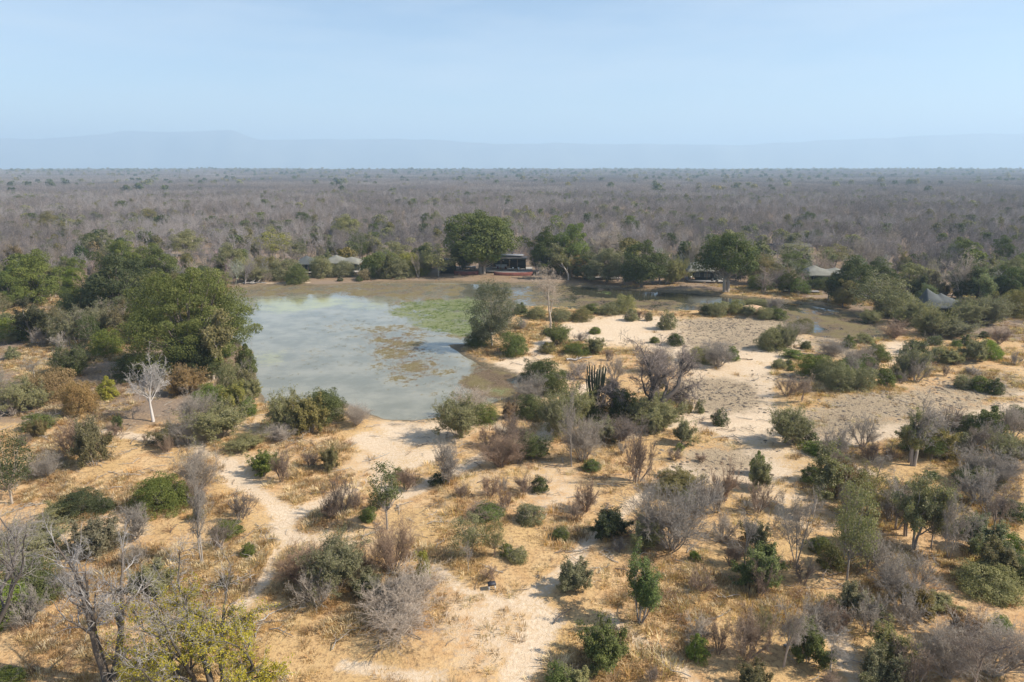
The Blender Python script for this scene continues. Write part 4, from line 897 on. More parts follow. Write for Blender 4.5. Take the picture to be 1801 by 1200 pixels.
hero(tree_open(315, 9.3, 11, trunk_n=6, lean=.5, r0=.2, per=12, leaf=.055, keep=.6, zmin=.1, zmax=.58, tl=.5, twob=.14, base_r=.4, levels=[(6, .65, .4, .55, 6, .18, .03), (5, .75, .3, .55, 4, .25, 0), (6, .8, .2, .55, 3, .3, -.03), (3, .7, .2, .6, 2, .3, 0)]), 372, 1222, 330, 985, (.33, .285, .065), [(.34, .31, .29), (.12, .10, .08)], "yellow green many stemmed tree with bare silver top twigs at the bottom left", "yellow_green_tree", 0)
hero(tree_leafy(318, 7, 3.2, 2.3, n_clump=40, per=90, leaf=.075, rc=.42, lobes=6, low=-.5, r0=.11, gap=.25, squash=1.1), 681, 932, 60, 806, (.15, .165, .06), (.36, .33, .30), "little green tree with a straight bare trunk and long shadow on the sand", "savanna_tree", 0)
hero(tree_open(321, 6, 4.4, trunk_n=5, lean=.45, r0=.09, per=12, leaf=.065, keep=.95, tl=.55, levels=[(6, .5, .25, .55, 5, .16, .06), (6, .55, .2, .5, 3, .2, .04), (5, .6, .2, .6, 2, .25, 0)]), 1126, 1098, 92, 982, (.13, .165, .06), (.28, .24, .21), "bushy green cone shaped tree on a short trunk in the lower middle", "savanna_tree", 1.0)
# limbs of a big tree standing just outside the left edge
hero(tree_bare(330, 9.5, 13, trunk_n=4, lean=.6, r0=.2, tl=.55, twob=.12, rmin=.005, levels=[(6, .6, .4, .5, 6, .16, .03), (6, .8, .25, .5, 4, .25, 0), (5, .8, .2, .55, 3, .3, 0), (4, .8, .2, .6, 2, .3, 0)]), -70, 1165, 380, 905, None, [(.27, .24, .22), (.12, .10, .085)], "dark limbed bare tree leaning in from the left edge", "bare_tree", .3)
# candelabra euphorbia
def euphorbia(px, yb, w, yt):
    x, y, wm, h = spot(px, yb, w, yt, False); r = np.random.default_rng(3); e = link("candelabra_tree", None, loc=(x, y, H(x, y))); tag(e, "dark green candelabra cactus like tree with many upright arms beside the spreading bare tree", "tree")
    m = solid("succulent_skin", (.05, .064, .04), .5, .25, 3); P = np.array([[0, 0, -.2], [.05, 0, h * .22], [0, .03, h * .42]])[None]; V, F = tubes(P, np.array([.2]), 9, .8); link("trunk", npmesh("trunk", V, F, solid("succulent_bark", (.2, .18, .15), .9), smooth=True), e)
    for k in range(40):
        a = k * 2.4; s = wm * .5 * math.sqrt((k + .6) / 40); z0 = h * r.uniform(.18, .36); top = h * r.uniform(.76, 1.0); c, q = math.cos(a), math.sin(a)
        Q = np.array([[c * .05, q * .05, z0], [c * s * .32, q * s * .32, z0 + h * .06], [c * s * .58, q * s * .58, z0 + h * .17], [c * s * .85, q * s * .85, z0 * .45 + top * .55], [c * s * 1.0, q * s * 1.0, top]])[None]; V, F = tubes(Q, np.array([.075]), 8, .75)
        V = V.reshape(-1, 8, 3); ctr = V.mean(1, keepdims=True); V = ctr + (V - ctr) * np.where(np.arange(8) % 2, .6, 1.15)[None, :, None]; link("arm", npmesh("arm", V.reshape(-1, 3), F, m), e)
euphorbia(1046, 738, 36, 642)

# ------------------------------------------------------------------ camp buildings
M_CANVAS = solid("tent_canvas", (.19, .185, .155), .85, .12, .8); M_CANVAS_G = solid("tent_canvas_grey", (.075, .083, .083), .85, .12, .8); M_WALL = solid("tent_wall", (.055, .065, .06), .8, .2, 2)
M_DECK = solid("deck_boards", (.30, .28, .26), .8, .2, 4); M_DARK = solid("dark_timber", (.035, .03, .03), .75, .3, 5); M_PALE = solid("pale_cloth", (.72, .70, .66), .8, .06, 3); M_RED = solid("red_earth_plaster", (.17, .055, .042), .9, .25, 1.2)
M_WOOD = solid("raw_wood", (.30, .20, .12), .8, .25, 5); M_GLASS = solid("window_mesh", (.11, .13, .12), .35, .1, 3); M_ROPE = solid("guy_rope", (.5, .47, .42), .9, .05, 9); M_METAL = solid("roof_sheet", (.16, .16, .17), .5, .2, 1)
def canopy_mesh(L, W, peaks, eave, ph, th=.05):
    nx, ny = 49, 25; xs = np.linspace(-L / 2, L / 2, nx); ys = np.linspace(-W / 2, W / 2, ny); X, Y = np.meshgrid(xs, ys); ex = 1 - np.abs(X) / (L / 2); ey = 1 - np.abs(Y) / (W / 2); ed = np.clip(np.minimum(ex * L / 2, ey * W / 2), 0, None)
    Z = eave + .28 * (1 - np.exp(-ed / 1.2)) ; Z = Z + np.max([(ph - eave) * (1 - .3 * q) * (.62 * np.exp(-np.hypot((X - p) * .8, Y) / (W * .26)) + .38 * np.exp(-(np.hypot((X - p) * .6, Y) / (W * .45)) ** 2)) for q, p in enumerate(peaks)], 0) * np.clip(ed / 1.0, 0, 1)
    corner = (np.abs(X) / (L / 2)) ** 6 * (np.abs(Y) / (W / 2)) ** 6; sag = (1 - (np.abs(X) / (L / 2)) ** 2 * 1.0) * (np.abs(Y) / (W / 2)) ** 8 * .0; Z = Z - corner * .35 - sag
    V = np.concatenate([np.stack([X, Y, Z], -1).reshape(-1, 3), np.stack([X, Y, Z - th], -1).reshape(-1, 3)]); idx = np.arange(nx * ny).reshape(ny, nx); q = lambda a: np.stack([a[:-1, :-1], a[:-1, 1:], a[1:, 1:], a[1:, :-1]], -1).reshape(-1, 4)
    rim = np.concatenate([idx[0], idx[1:, -1], idx[-1, ::-1][1:], idx[::-1, 0][1:-1]]); n = nx * ny; rn = np.roll(rim, -1); val = rim; Fr = np.stack([rim, rn, rn + n, rim + n], 1)
    vv = V[rim].copy(); vv[:, 2] -= .28 + .07 * (np.arange(len(rim)) % 2); m = len(V); V = np.concatenate([V, vv]); k = np.arange(len(rim)); Fv = np.stack([rim, m + k, m + np.roll(k, -1), rn], 1)
    return npmesh("canopy", V, [q(idx), q(idx + n)[:, ::-1], Fr, Fv], M_CANVAS, smooth=True)
def chair(px, py, rz, mat, label, dz=0.0, at=None):
    x, y = at if at is not None else G(px, py); e = link("deck_chair", None, loc=(x, y, H(x, y) + dz)); e.rotation_euler.z = rz; tag(e, label, "chair", None)
    link("seat", MB().box((0, 0, .42), (.62, .6, .12)).mesh("seat", mat), e); link("backrest", MB().box((0, .3, .78), (.62, .1, .62), 0, 0).mesh("backrest", mat), e)
    for i in (-1, 1):
        link("armrest", MB().box((i * .33, 0, .62), (.07, .6, .05)).mesh("armrest", M_WOOD), e)
        for j in (-1, 1): link("leg", MB().tube((i * .29, j * .26, 0), (i * .29, j * .26, .37), .025).mesh("leg", M_WOOD), e)
def table(px, py, s, label, dz=.5, mat=None, at=None):
    x, y = at if at is not None else G(px, py); e = link("low_table", None, loc=(x, y, H(x, y) + dz)); tag(e, label, "table")
    link("tabletop", MB().box((0, 0, .62), (s * 1.5, s, .07)).mesh("tabletop", mat or M_WOOD), e)
    for i in (-1, 1):
        for j in (-1, 1): link("leg", MB().box((i * s * .65, j * s * .4, .29), (.07, .07, .58)).mesh("leg", M_WOOD), e)
def tent(px, py, L, W, peaks, eave, ph, rz, label, mat=None, deck=.7, wall=True):
    x, y = G(px, py); z = H(x, y); e = link("safari_tent", None, loc=(x, y, z)); e.rotation_euler.z = rz; tag(e, label, "tent")
    me = canopy_mesh(L, W, peaks, eave + deck, ph + deck); link("canopy", me, e)
    if mat: me.materials[0] = mat
    l, w = L * .78, W * .62; hh = eave - .25; wb = MB(); wb.box((0, 0, deck + hh / 2), (l, w, hh)); wl_ = link("wall", wb.mesh("wall", M_WALL), e)
    for k in (-.3, .02, .34):
        link("window", MB().box((k * l, -w / 2 - .03, deck + hh * .58), (l * .15, .04, hh * .5)).mesh("window", M_GLASS), e); f = MB(); 
        for s in (-1, 1): f.box((k * l + s * l * .08, -w / 2 - .06, deck + hh * .58), (.07, .05, hh * .54)); f.box((k * l, -w / 2 - .06, deck + hh * (.58 + s * .27)), (l * .16, .05, .07))
        link("frame", f.mesh("frame", M_ROPE), e)
    link("door", MB().box((.18 * l, -w / 2 - .035, deck + hh * .45), (l * .08, .05, hh * .86)).mesh("door", M_DARK), e)
    d = MB(); n = 14
    for k in range(n): d.box((0, -W * .72 + (k + .5) * W * 1.22 / n, deck - .05 - .0), (L * .98, W * 1.22 / n - .03, .09))
    link("deck", d.mesh("deck", M_DECK), e); b = MB(); b.box((0, -W * .70, deck - .25), (L * .96, .1, .28))
    for k in range(8): b.tube((-L * .46 + k * L * .92 / 7, -W * .66, -.6), (-L * .46 + k * L * .92 / 7, -W * .66, deck - .1), .09)
    link("deck_frame", b.mesh("deck_frame", M_DARK), e)
    for i in (-1, 0, 1):
        for j in (-1, 1): link("pole", MB().tube((i * L * .45, j * W * .44, deck), (i * L * .45, j * W * .44, deck + eave + .02), .06).mesh("pole", M_WOOD), e)
    for i in (-1, 1):
        for j in (-1, 1): link("guy_rope", MB().tube((i * L * .49, j * W * .48, deck + eave - .3), (i * (L * .49 + 1.6), j * (W * .48 + 1.0), -.1), .018).mesh("guy_rope", M_ROPE), e)
    return e
tent(546, 480, 8.0, 6.5, (-.8,), 2.5, 4.5, .1, "small grey tent with one peak at the left end of the camp", M_CANVAS_G)
tent(606, 478, 11.5, 7, (-2.4, 2.6), 2.6, 4.5, -.04, "long tent with two peaks and pale grey green roof behind shore bushes")
tent(1239, 494, 11.5, 7.5, (-2.2, 2.8), 2.9, 5.2, -.08, "tent with a bright cream peaked roof beside the big dark tree")
tent(1447, 503, 11.5, 7.5, (-3.0, 2.8), 2.9, 4.9, -.12, "pale roofed tent half hidden behind dark bushes")
tent(1650, 560, 8.6, 7.0, (-3.0, -.2), 2.6, 5.9, -.25, "two peaked grey green tent among trees at the right", M_CANVAS_G)
chair(1215, 497, 2.6, M_PALE, "white deck chair at the left end of the cream roofed tent's deck", .7)
table(1217, 498.5, .8, "small wooden table on the cream roofed tent's deck", .72)
chair(1252, 501, 3.0, M_CANVAS_G, "left one of two grey chairs on the cream roofed tent's deck", .7)
chair(1260, 502, 3.4, M_CANVAS_G, "right one of two grey chairs on the cream roofed tent's deck", .7)
def deck(name, px, py, L, W, dz, rz, label, rail=False):
    x, y = G(px, py); e = link(name, None, loc=(x, y, max(H(x, y), WATER_Z))); e.rotation_euler.z = rz; tag(e, label, "deck"); d = MB(); n = max(6, int(L / .3))
    for k in range(n): d.box((-L / 2 + (k + .5) * L / n, 0, dz), (L / n - .03, W, .07))
    link("boards", d.mesh("boards", M_DECK), e); b = MB()
    for s in (-1, 1): b.box((0, s * W * .45, dz - .13), (L, .1, .18))
    link("beam", b.mesh("beam", M_DARK), e)
    for k in range(5):
        for s in (-1, 1): link("post", MB().tube((-L * .46 + k * L * .23, s * W * .42, -.7), (-L * .46 + k * L * .23, s * W * .42, dz - .05), .08).mesh("post", M_DARK), e)
    if rail:
        r_ = MB()
        for k in range(13): r_.tube((-L / 2 + k * L / 12, -W * .47, dz), (-L / 2 + k * L / 12, -W * .47, dz + 1.0), .035)
        r_.box((0, -W * .47, dz + 1.02), (L, .09, .06)); link("railing", r_.mesh("railing", M_WOOD), e)
deck("viewing_deck", 1058, 490, 11, 3.2, .55, -.06, "low narrow viewing deck over the bank right of the lodge")
deck("viewing_deck", 1408, 517, 9, 2.2, .6, -.15, "long thin raised deck left of the half hidden tent")
deck("viewing_deck", 1603, 567, 6.5, 1.6, .5, -.5, "pale sloping walkway deck below the two peaked tent")
chair(1053, 487.5, 2.4, M_PALE, "white chair on the low viewing deck right of the lodge", .6)
chair(1471, 517, 2.6, M_PALE, "left one of two white chairs in the shade of the dark rounded tree", 0)
chair(1477, 515.5, 3.4, M_PALE, "right one of two white chairs in the shade of the dark rounded tree", 0)
chair(1386, 511, 3.1, M_PALE, "pale bench like chair at the left end of the long thin deck", .3)
# open sided main lodge
def lodge(px, py):
    x, y = G(px, py); z = H(x, y); e = link("lodge_building", None, loc=(x, y, z)); e.rotation_euler.z = -.03; tag(e, "open sided dark timber lodge with a flat roof under the giant tree", "building"); L, W, hh = 14.0, 7.5, 3.5
    rf = link("roof", MB().box((0, 0, hh + .75), (L, W, .22), 0, .015).mesh("roof", M_DARK), e); link("fascia", MB().box((0, -W / 2 - .06, hh + .80), (L, .08, .30)).mesh("fascia", M_CANVAS), rf); link("upper_roof", MB().box((2.0, 1.4, hh + 1.35), (L * .55, W * .5, .14)).mesh("upper_roof", M_METAL), rf)
    link("wall", MB().box((0, W / 2 - .3, .6 + hh / 2 - .1), (L * .96, .14, hh - .3)).mesh("wall", M_WALL), e); link("side_screen", MB().box((L * .30, -W * .3, .6 + hh / 2), (L * .36, .12, hh - .6)).mesh("side_screen", M_DARK), e)
    for i in range(6):
        for j in (-1, 1): link("post", MB().tube((-L * .47 + i * L * .188, j * W * .45, .5), (-L * .47 + i * L * .188, j * W * .45, hh + .66), .10).mesh("post", M_WOOD), e)
    d = MB()
    for k in range(20): d.box((0, -W * .95 + (k + .5) * W * 1.45 / 20, .52), (L * 1.25, W * 1.45 / 20 - .03, .08))
    link("deck", d.mesh("deck", M_DECK), e); link("bar_counter", MB().box((-L * .1, W * .18, 1.1), (3.6, .7, 1.1)).box((-L * .1, W * .18, 1.69), (3.8, .9, .07)).mesh("bar_counter", M_PALE), e)
    for k in range(4): link("lamp_shade", MB().tube((-L * .35 + k * 2.1, 0, hh - .45), (-L * .35 + k * 2.1, 0, hh - .1), .26, .12, 10).mesh("lamp_shade", M_PALE), e)
    for k, (a, b) in enumerate(((-3.6, -2.4), (-1.0, -3.0), (1.4, -4.4), (3.2, -4.8))):
        w_ = (x + a, y + b); table(0, 0, 1.0, ("table at the left under", "table in the middle under", "dining table right of centre in front of", "dining table at the right front of")[k] + " the open lodge roof", .56, M_WOOD if k % 2 else M_PALE, at=w_)
        chair(0, 0, .3, M_PALE if k > 1 else M_RED, "chair beside the " + ("left", "middle", "right of centre", "far right")[k] + " table of the lodge deck", .56, at=(x + a + 1.15, y + b - .2))
lodge(889, 476)
def terrace(px, py, L, D, hh, label):
    x, y = G(px, py); e = link("terrace_wall", None, loc=(x, y, H(x, y))); tag(e, label, "retaining wall"); n = 24; an = np.linspace(0, np.pi, n); o = np.stack([-np.cos(an) * L / 2, -np.sin(an) * D], 1); inn = o * .93; V = []
    for z0, P in ((-.6, o), (hh, o * 1.02), (hh, inn), (-.6, inn)): V.append(np.concatenate([P, np.full((n, 1), z0)], 1))
    V = np.stack(V, 1).reshape(-1, 3); F = [(i * 4 + k, (i + 1) * 4 + k, (i + 1) * 4 + (k + 1) % 4, i * 4 + (k + 1) % 4) for i in range(n - 1) for k in range(4)]; link("wall", npmesh("wall", V, np.array(F), M_RED), e)
    T = np.concatenate([np.concatenate([inn, np.full((n, 1), hh - .04)], 1), [[0, 0, hh - .04]]]); link("floor", npmesh("floor", T, np.array([(n, i, i + 1) for i in range(n - 1)]), M_DECK), e)
terrace(820, 484, 7.6, 1.8, 1.15, "red brown curved terrace wall left of the lodge at the water"); terrace(903, 485, 12, 1.9, 1.1, "red brown curved terrace wall directly before the lodge deck")
deck("railed_deck", 818, 476, 7, 3.5, .9, .05, "railed wooden deck above the left terrace wall", True)
def screen(px, py):
    x, y = G(px, py); e = link("screened_hut", None, loc=(x, y, H(x, y))); e.rotation_euler.z = .1; tag(e, "dark upright pole screened hut left of the lodge", "hut"); b = MB(); r = random.Random(1)
    for k in range(30): b.tube((-2.3 + k * .16, -1.6, -.1), (-2.3 + k * .16 + r.uniform(-.04, .04), -1.6, 4.6 + r.uniform(-.25, .25)), .075)
    link("front_screen", b.mesh("front_screen", M_DARK), e); b = MB()
    for k in range(22): b.tube((2.35, -1.5 + k * .16, -.1), (2.35, -1.5 + k * .16, 4.6 + r.uniform(-.25, .25)), .075)
    link("side_screen", b.mesh("side_screen", M_DARK), e); link("roof", MB().box((0, .1, 4.2), (4.9, 3.6, .12), 0, .04).mesh("roof", M_METAL), e); link("back_wall", MB().box((0, 1.8, 2.1), (4.6, .12, 4.2)).mesh("back_wall", M_DARK), e)
screen(788, 481)
def far_roof(px, py):
    x, y = G(px, py); e = link("service_building", None, loc=(x, y, H(x, y))); tag(e, "long low dark roofed building deep in the grey woodland", "building")
    link("wall", MB().box((0, 0, 1.6), (15, 5, 3.2)).mesh("wall", M_WALL), e); V = [(-8.3, -3.4, 3.0), (8.3, -3.4, 3.0), (8.3, 0, 4.0), (-8.3, 0, 4.0), (8.3, 3.4, 3.0), (-8.3, 3.4, 3.0)]; V += [(a, b, c - .12) for a, b, c in V]
    F = [(0, 1, 2, 3), (3, 2, 4, 5), (6, 9, 8, 7), (9, 11, 10, 8), (0, 6, 7, 1), (5, 4, 10, 11), (0, 3, 9, 6), (3, 5, 11, 9), (1, 7, 8, 2), (2, 8, 10, 4)]; link("roof", npmesh("roof", V, np.array(F), M_DARK), e)
    for k in range(3): link("window", MB().box((-4.5 + k * 4.5, -2.53, 1.7), (1.5, .06, 1.0)).mesh("window", M_GLASS), e)
far_roof(1385, 447)
# fallen logs, stool
def log(px, py, L, r0, rz, label, mat, br=3, seed=1):
    x, y = G(px, py); r = np.random.default_rng(seed); e = link("fallen_log", None, loc=(x, y, H(x, y) + r0)); e.rotation_euler.z = rz; tag(e, label, "log")
    P = np.stack([np.linspace(-L / 2, L / 2, 8), r.normal(0, .07 * L, 8) * .6, np.abs(r.normal(0, .05, 8))], 1)[None]; V, F = tubes(P, np.array([r0]), 8, .45); link("trunk", npmesh("trunk", V, F, mat, smooth=True), e)
    for k in range(br):
        a = P[0, 2 + k]; b = a + np.array([r.uniform(.2, .6), r.choice([-1, 1]) * r.uniform(.3, .8), r.uniform(.2, .6)]) * L * .3; V, F = tubes(np.stack([a, (a + b) / 2 + [0, 0, .05], b])[None], np.array([r0 * .45]), 6, .3); link("branch", npmesh("branch", V, F, mat, smooth=True), e)
M_LOG = solid("weathered_log", (.36, .33, .30), .9, .2, 3)
log(448, 499, 6.5, .28, .1, "pale fallen log on the far shore's sandy left end", M_LOG, 4, 2); log(1310, 632, 2.6, .08, 2.9, "short dark log lying on the pale sand", solid("dark_log", (.08, .06, .05), .9), 1, 4)
log(1020, 632, 5, .2, .35, "weathered log on the hump of the peninsula", M_LOG, 3, 6); log(1430, 1120, 5, .09, .2, "thin fallen branch on the ground at the lower right", M_LOG, 3, 8); log(480, 1085, 3.5, .05, .8, "thin white fallen branch in shade left of the pale tangle", M_LOG, 3, 9)
def stool(px, py):
    x, y = G(px, py); e = link("folding_stool", None, loc=(x, y, H(x, y))); e.rotation_euler.z = .25; tag(e, "small dark topped stool with pale legs beside the footpath fork", "stool"); link("seat", MB().box((0, 0, .52), (.62, .42, .16)).mesh("seat", solid("stool_top", (.03, .03, .04), .6)), e)
    for i in (-1, 1):
        for j in (-1, 1): link("leg", MB().tube((i * .26, j * .16, -.05), (i * .24, j * .15, .45), .03).mesh("leg", M_PALE), e)
stool(865, 1041)
def mound(px, py):
    x, y = G(px, py); e = link("termite_mound", None, loc=(x, y, H(x, y) - .2)); tag(e, "rounded sandy termite mound among bushes by the right pond arm", "mound"); n, m = 14, 28; u = np.linspace(0, 1, n)[:, None]; a = np.linspace(0, 2 * np.pi, m, endpoint=False)[None]
    rr = 2.9 * np.sin(u * np.pi / 2) ** .8 * (1 + .18 * (vnoise(np.cos(a) * 3 + u, np.sin(a) * 3, 1, 5) - .5)); z = 1.1 * np.cos(u * np.pi / 2) ** .9 * (1 + .3 * (vnoise(np.cos(a) * 4, np.sin(a) * 4 + u * 3, 1, 8) - .5)); V = np.stack([rr * np.cos(a), rr * np.sin(a), z + 0 * a], -1).reshape(-1, 3)
    idx = np.arange(n * m).reshape(n, m); F = np.stack([idx[:-1], np.roll(idx, -1, 1)[:-1], np.roll(idx, -1, 1)[1:], idx[1:]], -1).reshape(-1, 4); link("earth", npmesh("earth", V, F, solid("mound_earth", (.50, .33, .20), .95, .3, 2), smooth=True), e)
mound(1324, 554)

# ------------------------------------------------------------------ woodland
TENT_PX = [(546, 480), (606, 478), (1243, 494), (1447, 503), (1648, 560), (903, 476), (788, 481), (820, 476), (1385, 447)]
TXY = np.array([G(*p) for p in TENT_PX])
def free(x, y):
    ok = (sample(clear, x, y) < .35) & (sample(pond, x, y) < .05) | (y > Y1 - 2) | (x < X0 + 2) | (x > X1 - 2)
    for k, (tx, ty) in enumerate(TXY):
        w = 7.5 if k != 8 else 8; ok &= ~((np.abs(x - tx) < w) & (y < ty + 7) & (y > ty - (60 if k < 4 or k == 8 else 30)))
    return ok
def in_view(x, y, m=6): return np.abs(x) < y * .765 + m
def jgrid(x0, x1, y0, y1, sp, r):
    x, y = np.meshgrid(np.arange(x0, x1, sp), np.arange(y0, y1, sp)); x = (x + r.uniform(-.48, .48, x.shape) * sp).ravel(); y = (y + r.uniform(-.48, .48, y.shape) * sp).ravel(); return x, y
r = np.random.default_rng(99)
x, y = jgrid(-330, 330, 34, 420, 3.9, r); m = in_view(x, y) & free(x, y); x, y = x[m], y[m]
dens = vnoise(x, y, 22, 77, 3); m = (dens > .39) | (r.random(len(x)) < .2); x, y, dens = x[m], y[m], dens[m]
o = np.argsort(np.hypot(x, y)); x, y, dens = x[o], y[o], dens[o]; u = r.random(len(x)); gr = vnoise(x, y, 30, 88, 3)
near_l = (x < -5) & (y < 190); near_r = (x > 30) & (y < 175)
pg = np.where(near_l, .24, np.where(near_r, .34, .05 + .08 * sstep(.5, .65, gr))) + .10 * sstep(240, 200, y); ps = np.where(near_l | near_r, .42, .24)
typ = np.where(u < pg, 2, np.where(u < pg + ps, 1, 0))
LOW = dict(levels=[(6, .65, .35, .55, 3, .16, .06), (5, .7, .3, .55, 2, .22, .03), (4, .75, .25, .6, 2, .28, .02), (3, .75, .2, .6, 1, .3, 0)], trunk_K=4, rmin=.012)
MID = [tree_bare(101, 8, 6.2, **LOW), tree_bare(102, 8, 5.4, trunk_n=2, lean=.2, **LOW), tree_bare(103, 8, 5.8, trunk_n=3, lean=.3, r0=.09, **LOW), tree_bare(104, 8, 6.6, **LOW), tree_bare(105, 8, 5.0, trunk_n=2, tup=.14, **LOW)]
MIDG = [tree_leafy(s, 6, 6, .8, n_clump=34, per=70, leaf=.26, rc=.95, lobes=6, low=-.25, gap=.1, r0=.18) for s in (111, 112, 113)]
KIND['W'] = MID; NAME['W'] = 'woodland_tree'; CATG['W'] = 'tree'; KIND['F'] = MIDG; NAME['F'] = 'evergreen_tree'; CATG['F'] = 'tree'
cnt = {0: 0, 1: 0, 2: 0}; rest = []; CAPS = {0: 290, 1: 120, 2: 230}
WT = [(.31, .27, .23), (.35, .295, .25), (.265, .235, .21), (.33, .27, .205), (.385, .345, .30)]
def region(x, y): return "left of the waterhole" if x < -30 and y < 215 else ("right of the open sand" if x > 20 and y < 185 else "behind the far shore camp")
PLANT_XY = np.array([(o_.location.x, o_.location.y) for o_ in COL.objects if o_.parent is None and o_.get("category") in ("tree", "bush", "shrub")])
KEEP = np.array([(*G(px_, py_), w_) for px_, py_, w_ in ((270, 742, 5), (92, 712, 4), (145, 735, 3.5), (318, 660, 11), (375, 668, 4), (192, 705, 2.5), (64, 535, 6), (1222, 490, 3), (1655, 600, 6), (1575, 575, 4), (1637, 700, 6))])
NEWP = []
def putn(*a):
    NEWP.append(put(*a)); return NEWP[-1]
for k in range(len(x)):
    t_ = int(typ[k]); X, Y = float(x[k]), float(y[k])
    if np.min(np.hypot(PLANT_XY[:, 0] - X, PLANT_XY[:, 1] - Y)) < 1.6: continue
    dx_ = np.abs(KEEP[:, 0] / KEEP[:, 1] - X / Y) * Y; dy_ = KEEP[:, 1] - Y
    if np.any((dx_ < KEEP[:, 2]) & (dy_ > -2) & (dy_ < 22)): continue
    if cnt[t_] < CAPS[t_]:
        cnt[t_] += 1; rg = region(X, Y); far = Y > 190
        if t_ == 0:
            s = prng.uniform(.62, 1.12); putn('T' if Y < 150 else 'W', X, Y, 6 * s * prng.uniform(.85, 1.15), 7.6 * s * (1 if far else .8), None, tuple(c * prng.uniform(.85, 1.12) for c in prng.choice(WT)), "one of many leafless grey trees filling the woodland " + rg, "leafless trees of the woodland " + rg)
        elif t_ == 1:
            s = prng.uniform(.6, 1.2); putn('V' if prng.random() < .6 else 'S', X, Y, 3.2 * s, 2.8 * s, tuple(c * prng.uniform(.8, 1.1) for c in TINT[prng.choice(['s', 'o', 's', 'a'])]), prng.choice(WT), "one of the dry twiggy shrubs under the woodland trees " + rg, "dry shrubs of the woodland " + rg)
        else:
            s = prng.uniform(.75, 1.35); ti = TINT[prng.choice(['g2', 'g3', 's', 's', 'o', 'o', 'g3'])]; ti = tuple(c * prng.uniform(.8, 1.05) for c in ti)
            if prng.random() < (.35 if far else .3): putn('E' if not far else 'F', X, Y, 6.2 * s, 7.2 * s, ti, TINT['dk'], "one of the scattered green trees among grey trees " + rg, "scattered green trees " + rg)
            elif prng.random() < .5: putn('M', X, Y, 5.2 * s, 6.6 * s, ti, TINT['gr'], "one of the scattered airy leaved trees among grey trees " + rg, "scattered airy trees " + rg)
            else: putn('B' if prng.random() < .5 else 'S', X, Y, 3.6 * s, 2.8 * s, ti, TINT['gr'], "one of the scattered green bushes among grey trees " + rg, "scattered green bushes " + rg)
    else: rest.append((X, Y, t_))
# scattered shrubs of the open grassland: sparse in the middle, thick towards the lower right
ox, oy = jgrid(-95, 135, 36, 118, 3.0, r); m = in_view(ox, oy, 3) & (sample(clear, ox, oy) > .5) & (sample(sand, ox, oy) < .5) & (sample(clod, ox, oy) < .3) & (sample(shore, ox, oy) < .2); ox, oy = ox[m], oy[m]
thick = sstep(.25, .62, ox / oy) * sstep(116, 88, oy) * .75 + .13 * sstep(.5, .64, vnoise(ox, oy, 12, 401, 2)) + .06 + .16 * sstep(-.4, -.6, ox / oy); m = r.random(len(ox)) < thick; ox, oy, thick = ox[m], oy[m], thick[m]
for X, Y, tk in zip(ox, oy, thick):
    X, Y = float(X), float(Y)
    if np.min(np.hypot(PLANT_XY[:, 0] - X, PLANT_XY[:, 1] - Y)) < 1.5: continue
    v_ = prng.random(); s = prng.uniform(.4, .95) if tk < .25 else prng.uniform(.65, 1.5); wc = prng.choice([(.315, .27, .225), (.29, .22, .165), (.26, .20, .155), (.345, .30, .255)])
    if v_ < .62: putn('V', X, Y, 2.7 * s, 2.6 * s, None, wc, "one of the small bare shrubs dotted over the dry grassland", "small bare shrubs on the dry grassland")
    elif v_ < .80: putn('S', X, Y, 2.6 * s, 2.3 * s, tuple(c * prng.uniform(.8, 1.1) for c in TINT[prng.choice(['s', 'o'])]), wc, "one of the small grey green bushes dotted over the dry grassland", "small grey green bushes on the dry grassland")
    elif v_ < .88: putn('B', X, Y, 2.0 * s, 1.4 * s, tuple(c * prng.uniform(.8, 1.1) for c in TINT[prng.choice(['g1', 'g2', 'g2'])]), wc, "one of the small leafy bushes dotted over the dry grassland", "small leafy bushes on the dry grassland")
    elif tk > .25: putn('T', X, Y, 3.2 * (s + .2), 3.8 * (s + .2), None, wc, "one of the slim leafless trees in the lower right thicket", "slim leafless trees in the thicket")
# nearer ones get a label of their own from size, colour and the nearest landmark
LMK = [("the great spreading tree", 318, 640), ("the white barked tree", 270, 742), ("the orange brown bushes", 110, 720), ("the green tree cut by the left edge", 22, 888), ("the layered tree group", 205, 568), ("the rounded tree far left", 64, 535),
       ("the left shore tip bush", 440, 736), ("the far shore log", 448, 499), ("the small one peaked tent", 546, 480), ("the dark screened hut", 788, 481), ("the lodge", 903, 476), ("the jetty like viewing deck", 1058, 490), ("the cream roofed tent", 1243, 494), ("the half hidden pale tent", 1447, 503),
       ("the two peaked tent", 1650, 560), ("the dark rounded far shore tree", 1490, 535), ("the vivid bush near the right edge", 1737, 637), ("the brown twig dome by the road", 1573, 595), ("the wide crowned tree on pale limbs", 1693, 470), ("the silver topped dark tree", 192, 1198), ("the yellow green foreground tree", 372, 1215), ("the huge pale tangle", 715, 1142), ("the little green path tree", 681, 932), ("the vivid lime bush", 861, 924), ("the cone shaped tree", 1126, 1098), ("the great grey thicket", 1178, 995), ("the spreading bare tree", 1138, 736), ("the tall sparse tree", 1490, 1016), ("the round bottom bush", 1416, 1176), ("the big clump", 1474, 702), ("the dark upright pair", 1414, 786), ("the green stemmed tuft", 1332, 865), ("the near shore dense bush", 576, 752), ("the big left green bush", 290, 912), ("the right edge sage mass", 1735, 1062), ("the tall bare grey tree", 1606, 818), ("the tall sage tree", 866, 610)]
LXY = [(n_, *G(a, b)) for n_, a, b in LMK]; WCOL = {(.30, .265, .245): "grey", (.34, .29, .265): "light grey", (.26, .235, .225): "dark grey", (.32, .27, .22): "tan grey", (.37, .34, .32): "pale"}
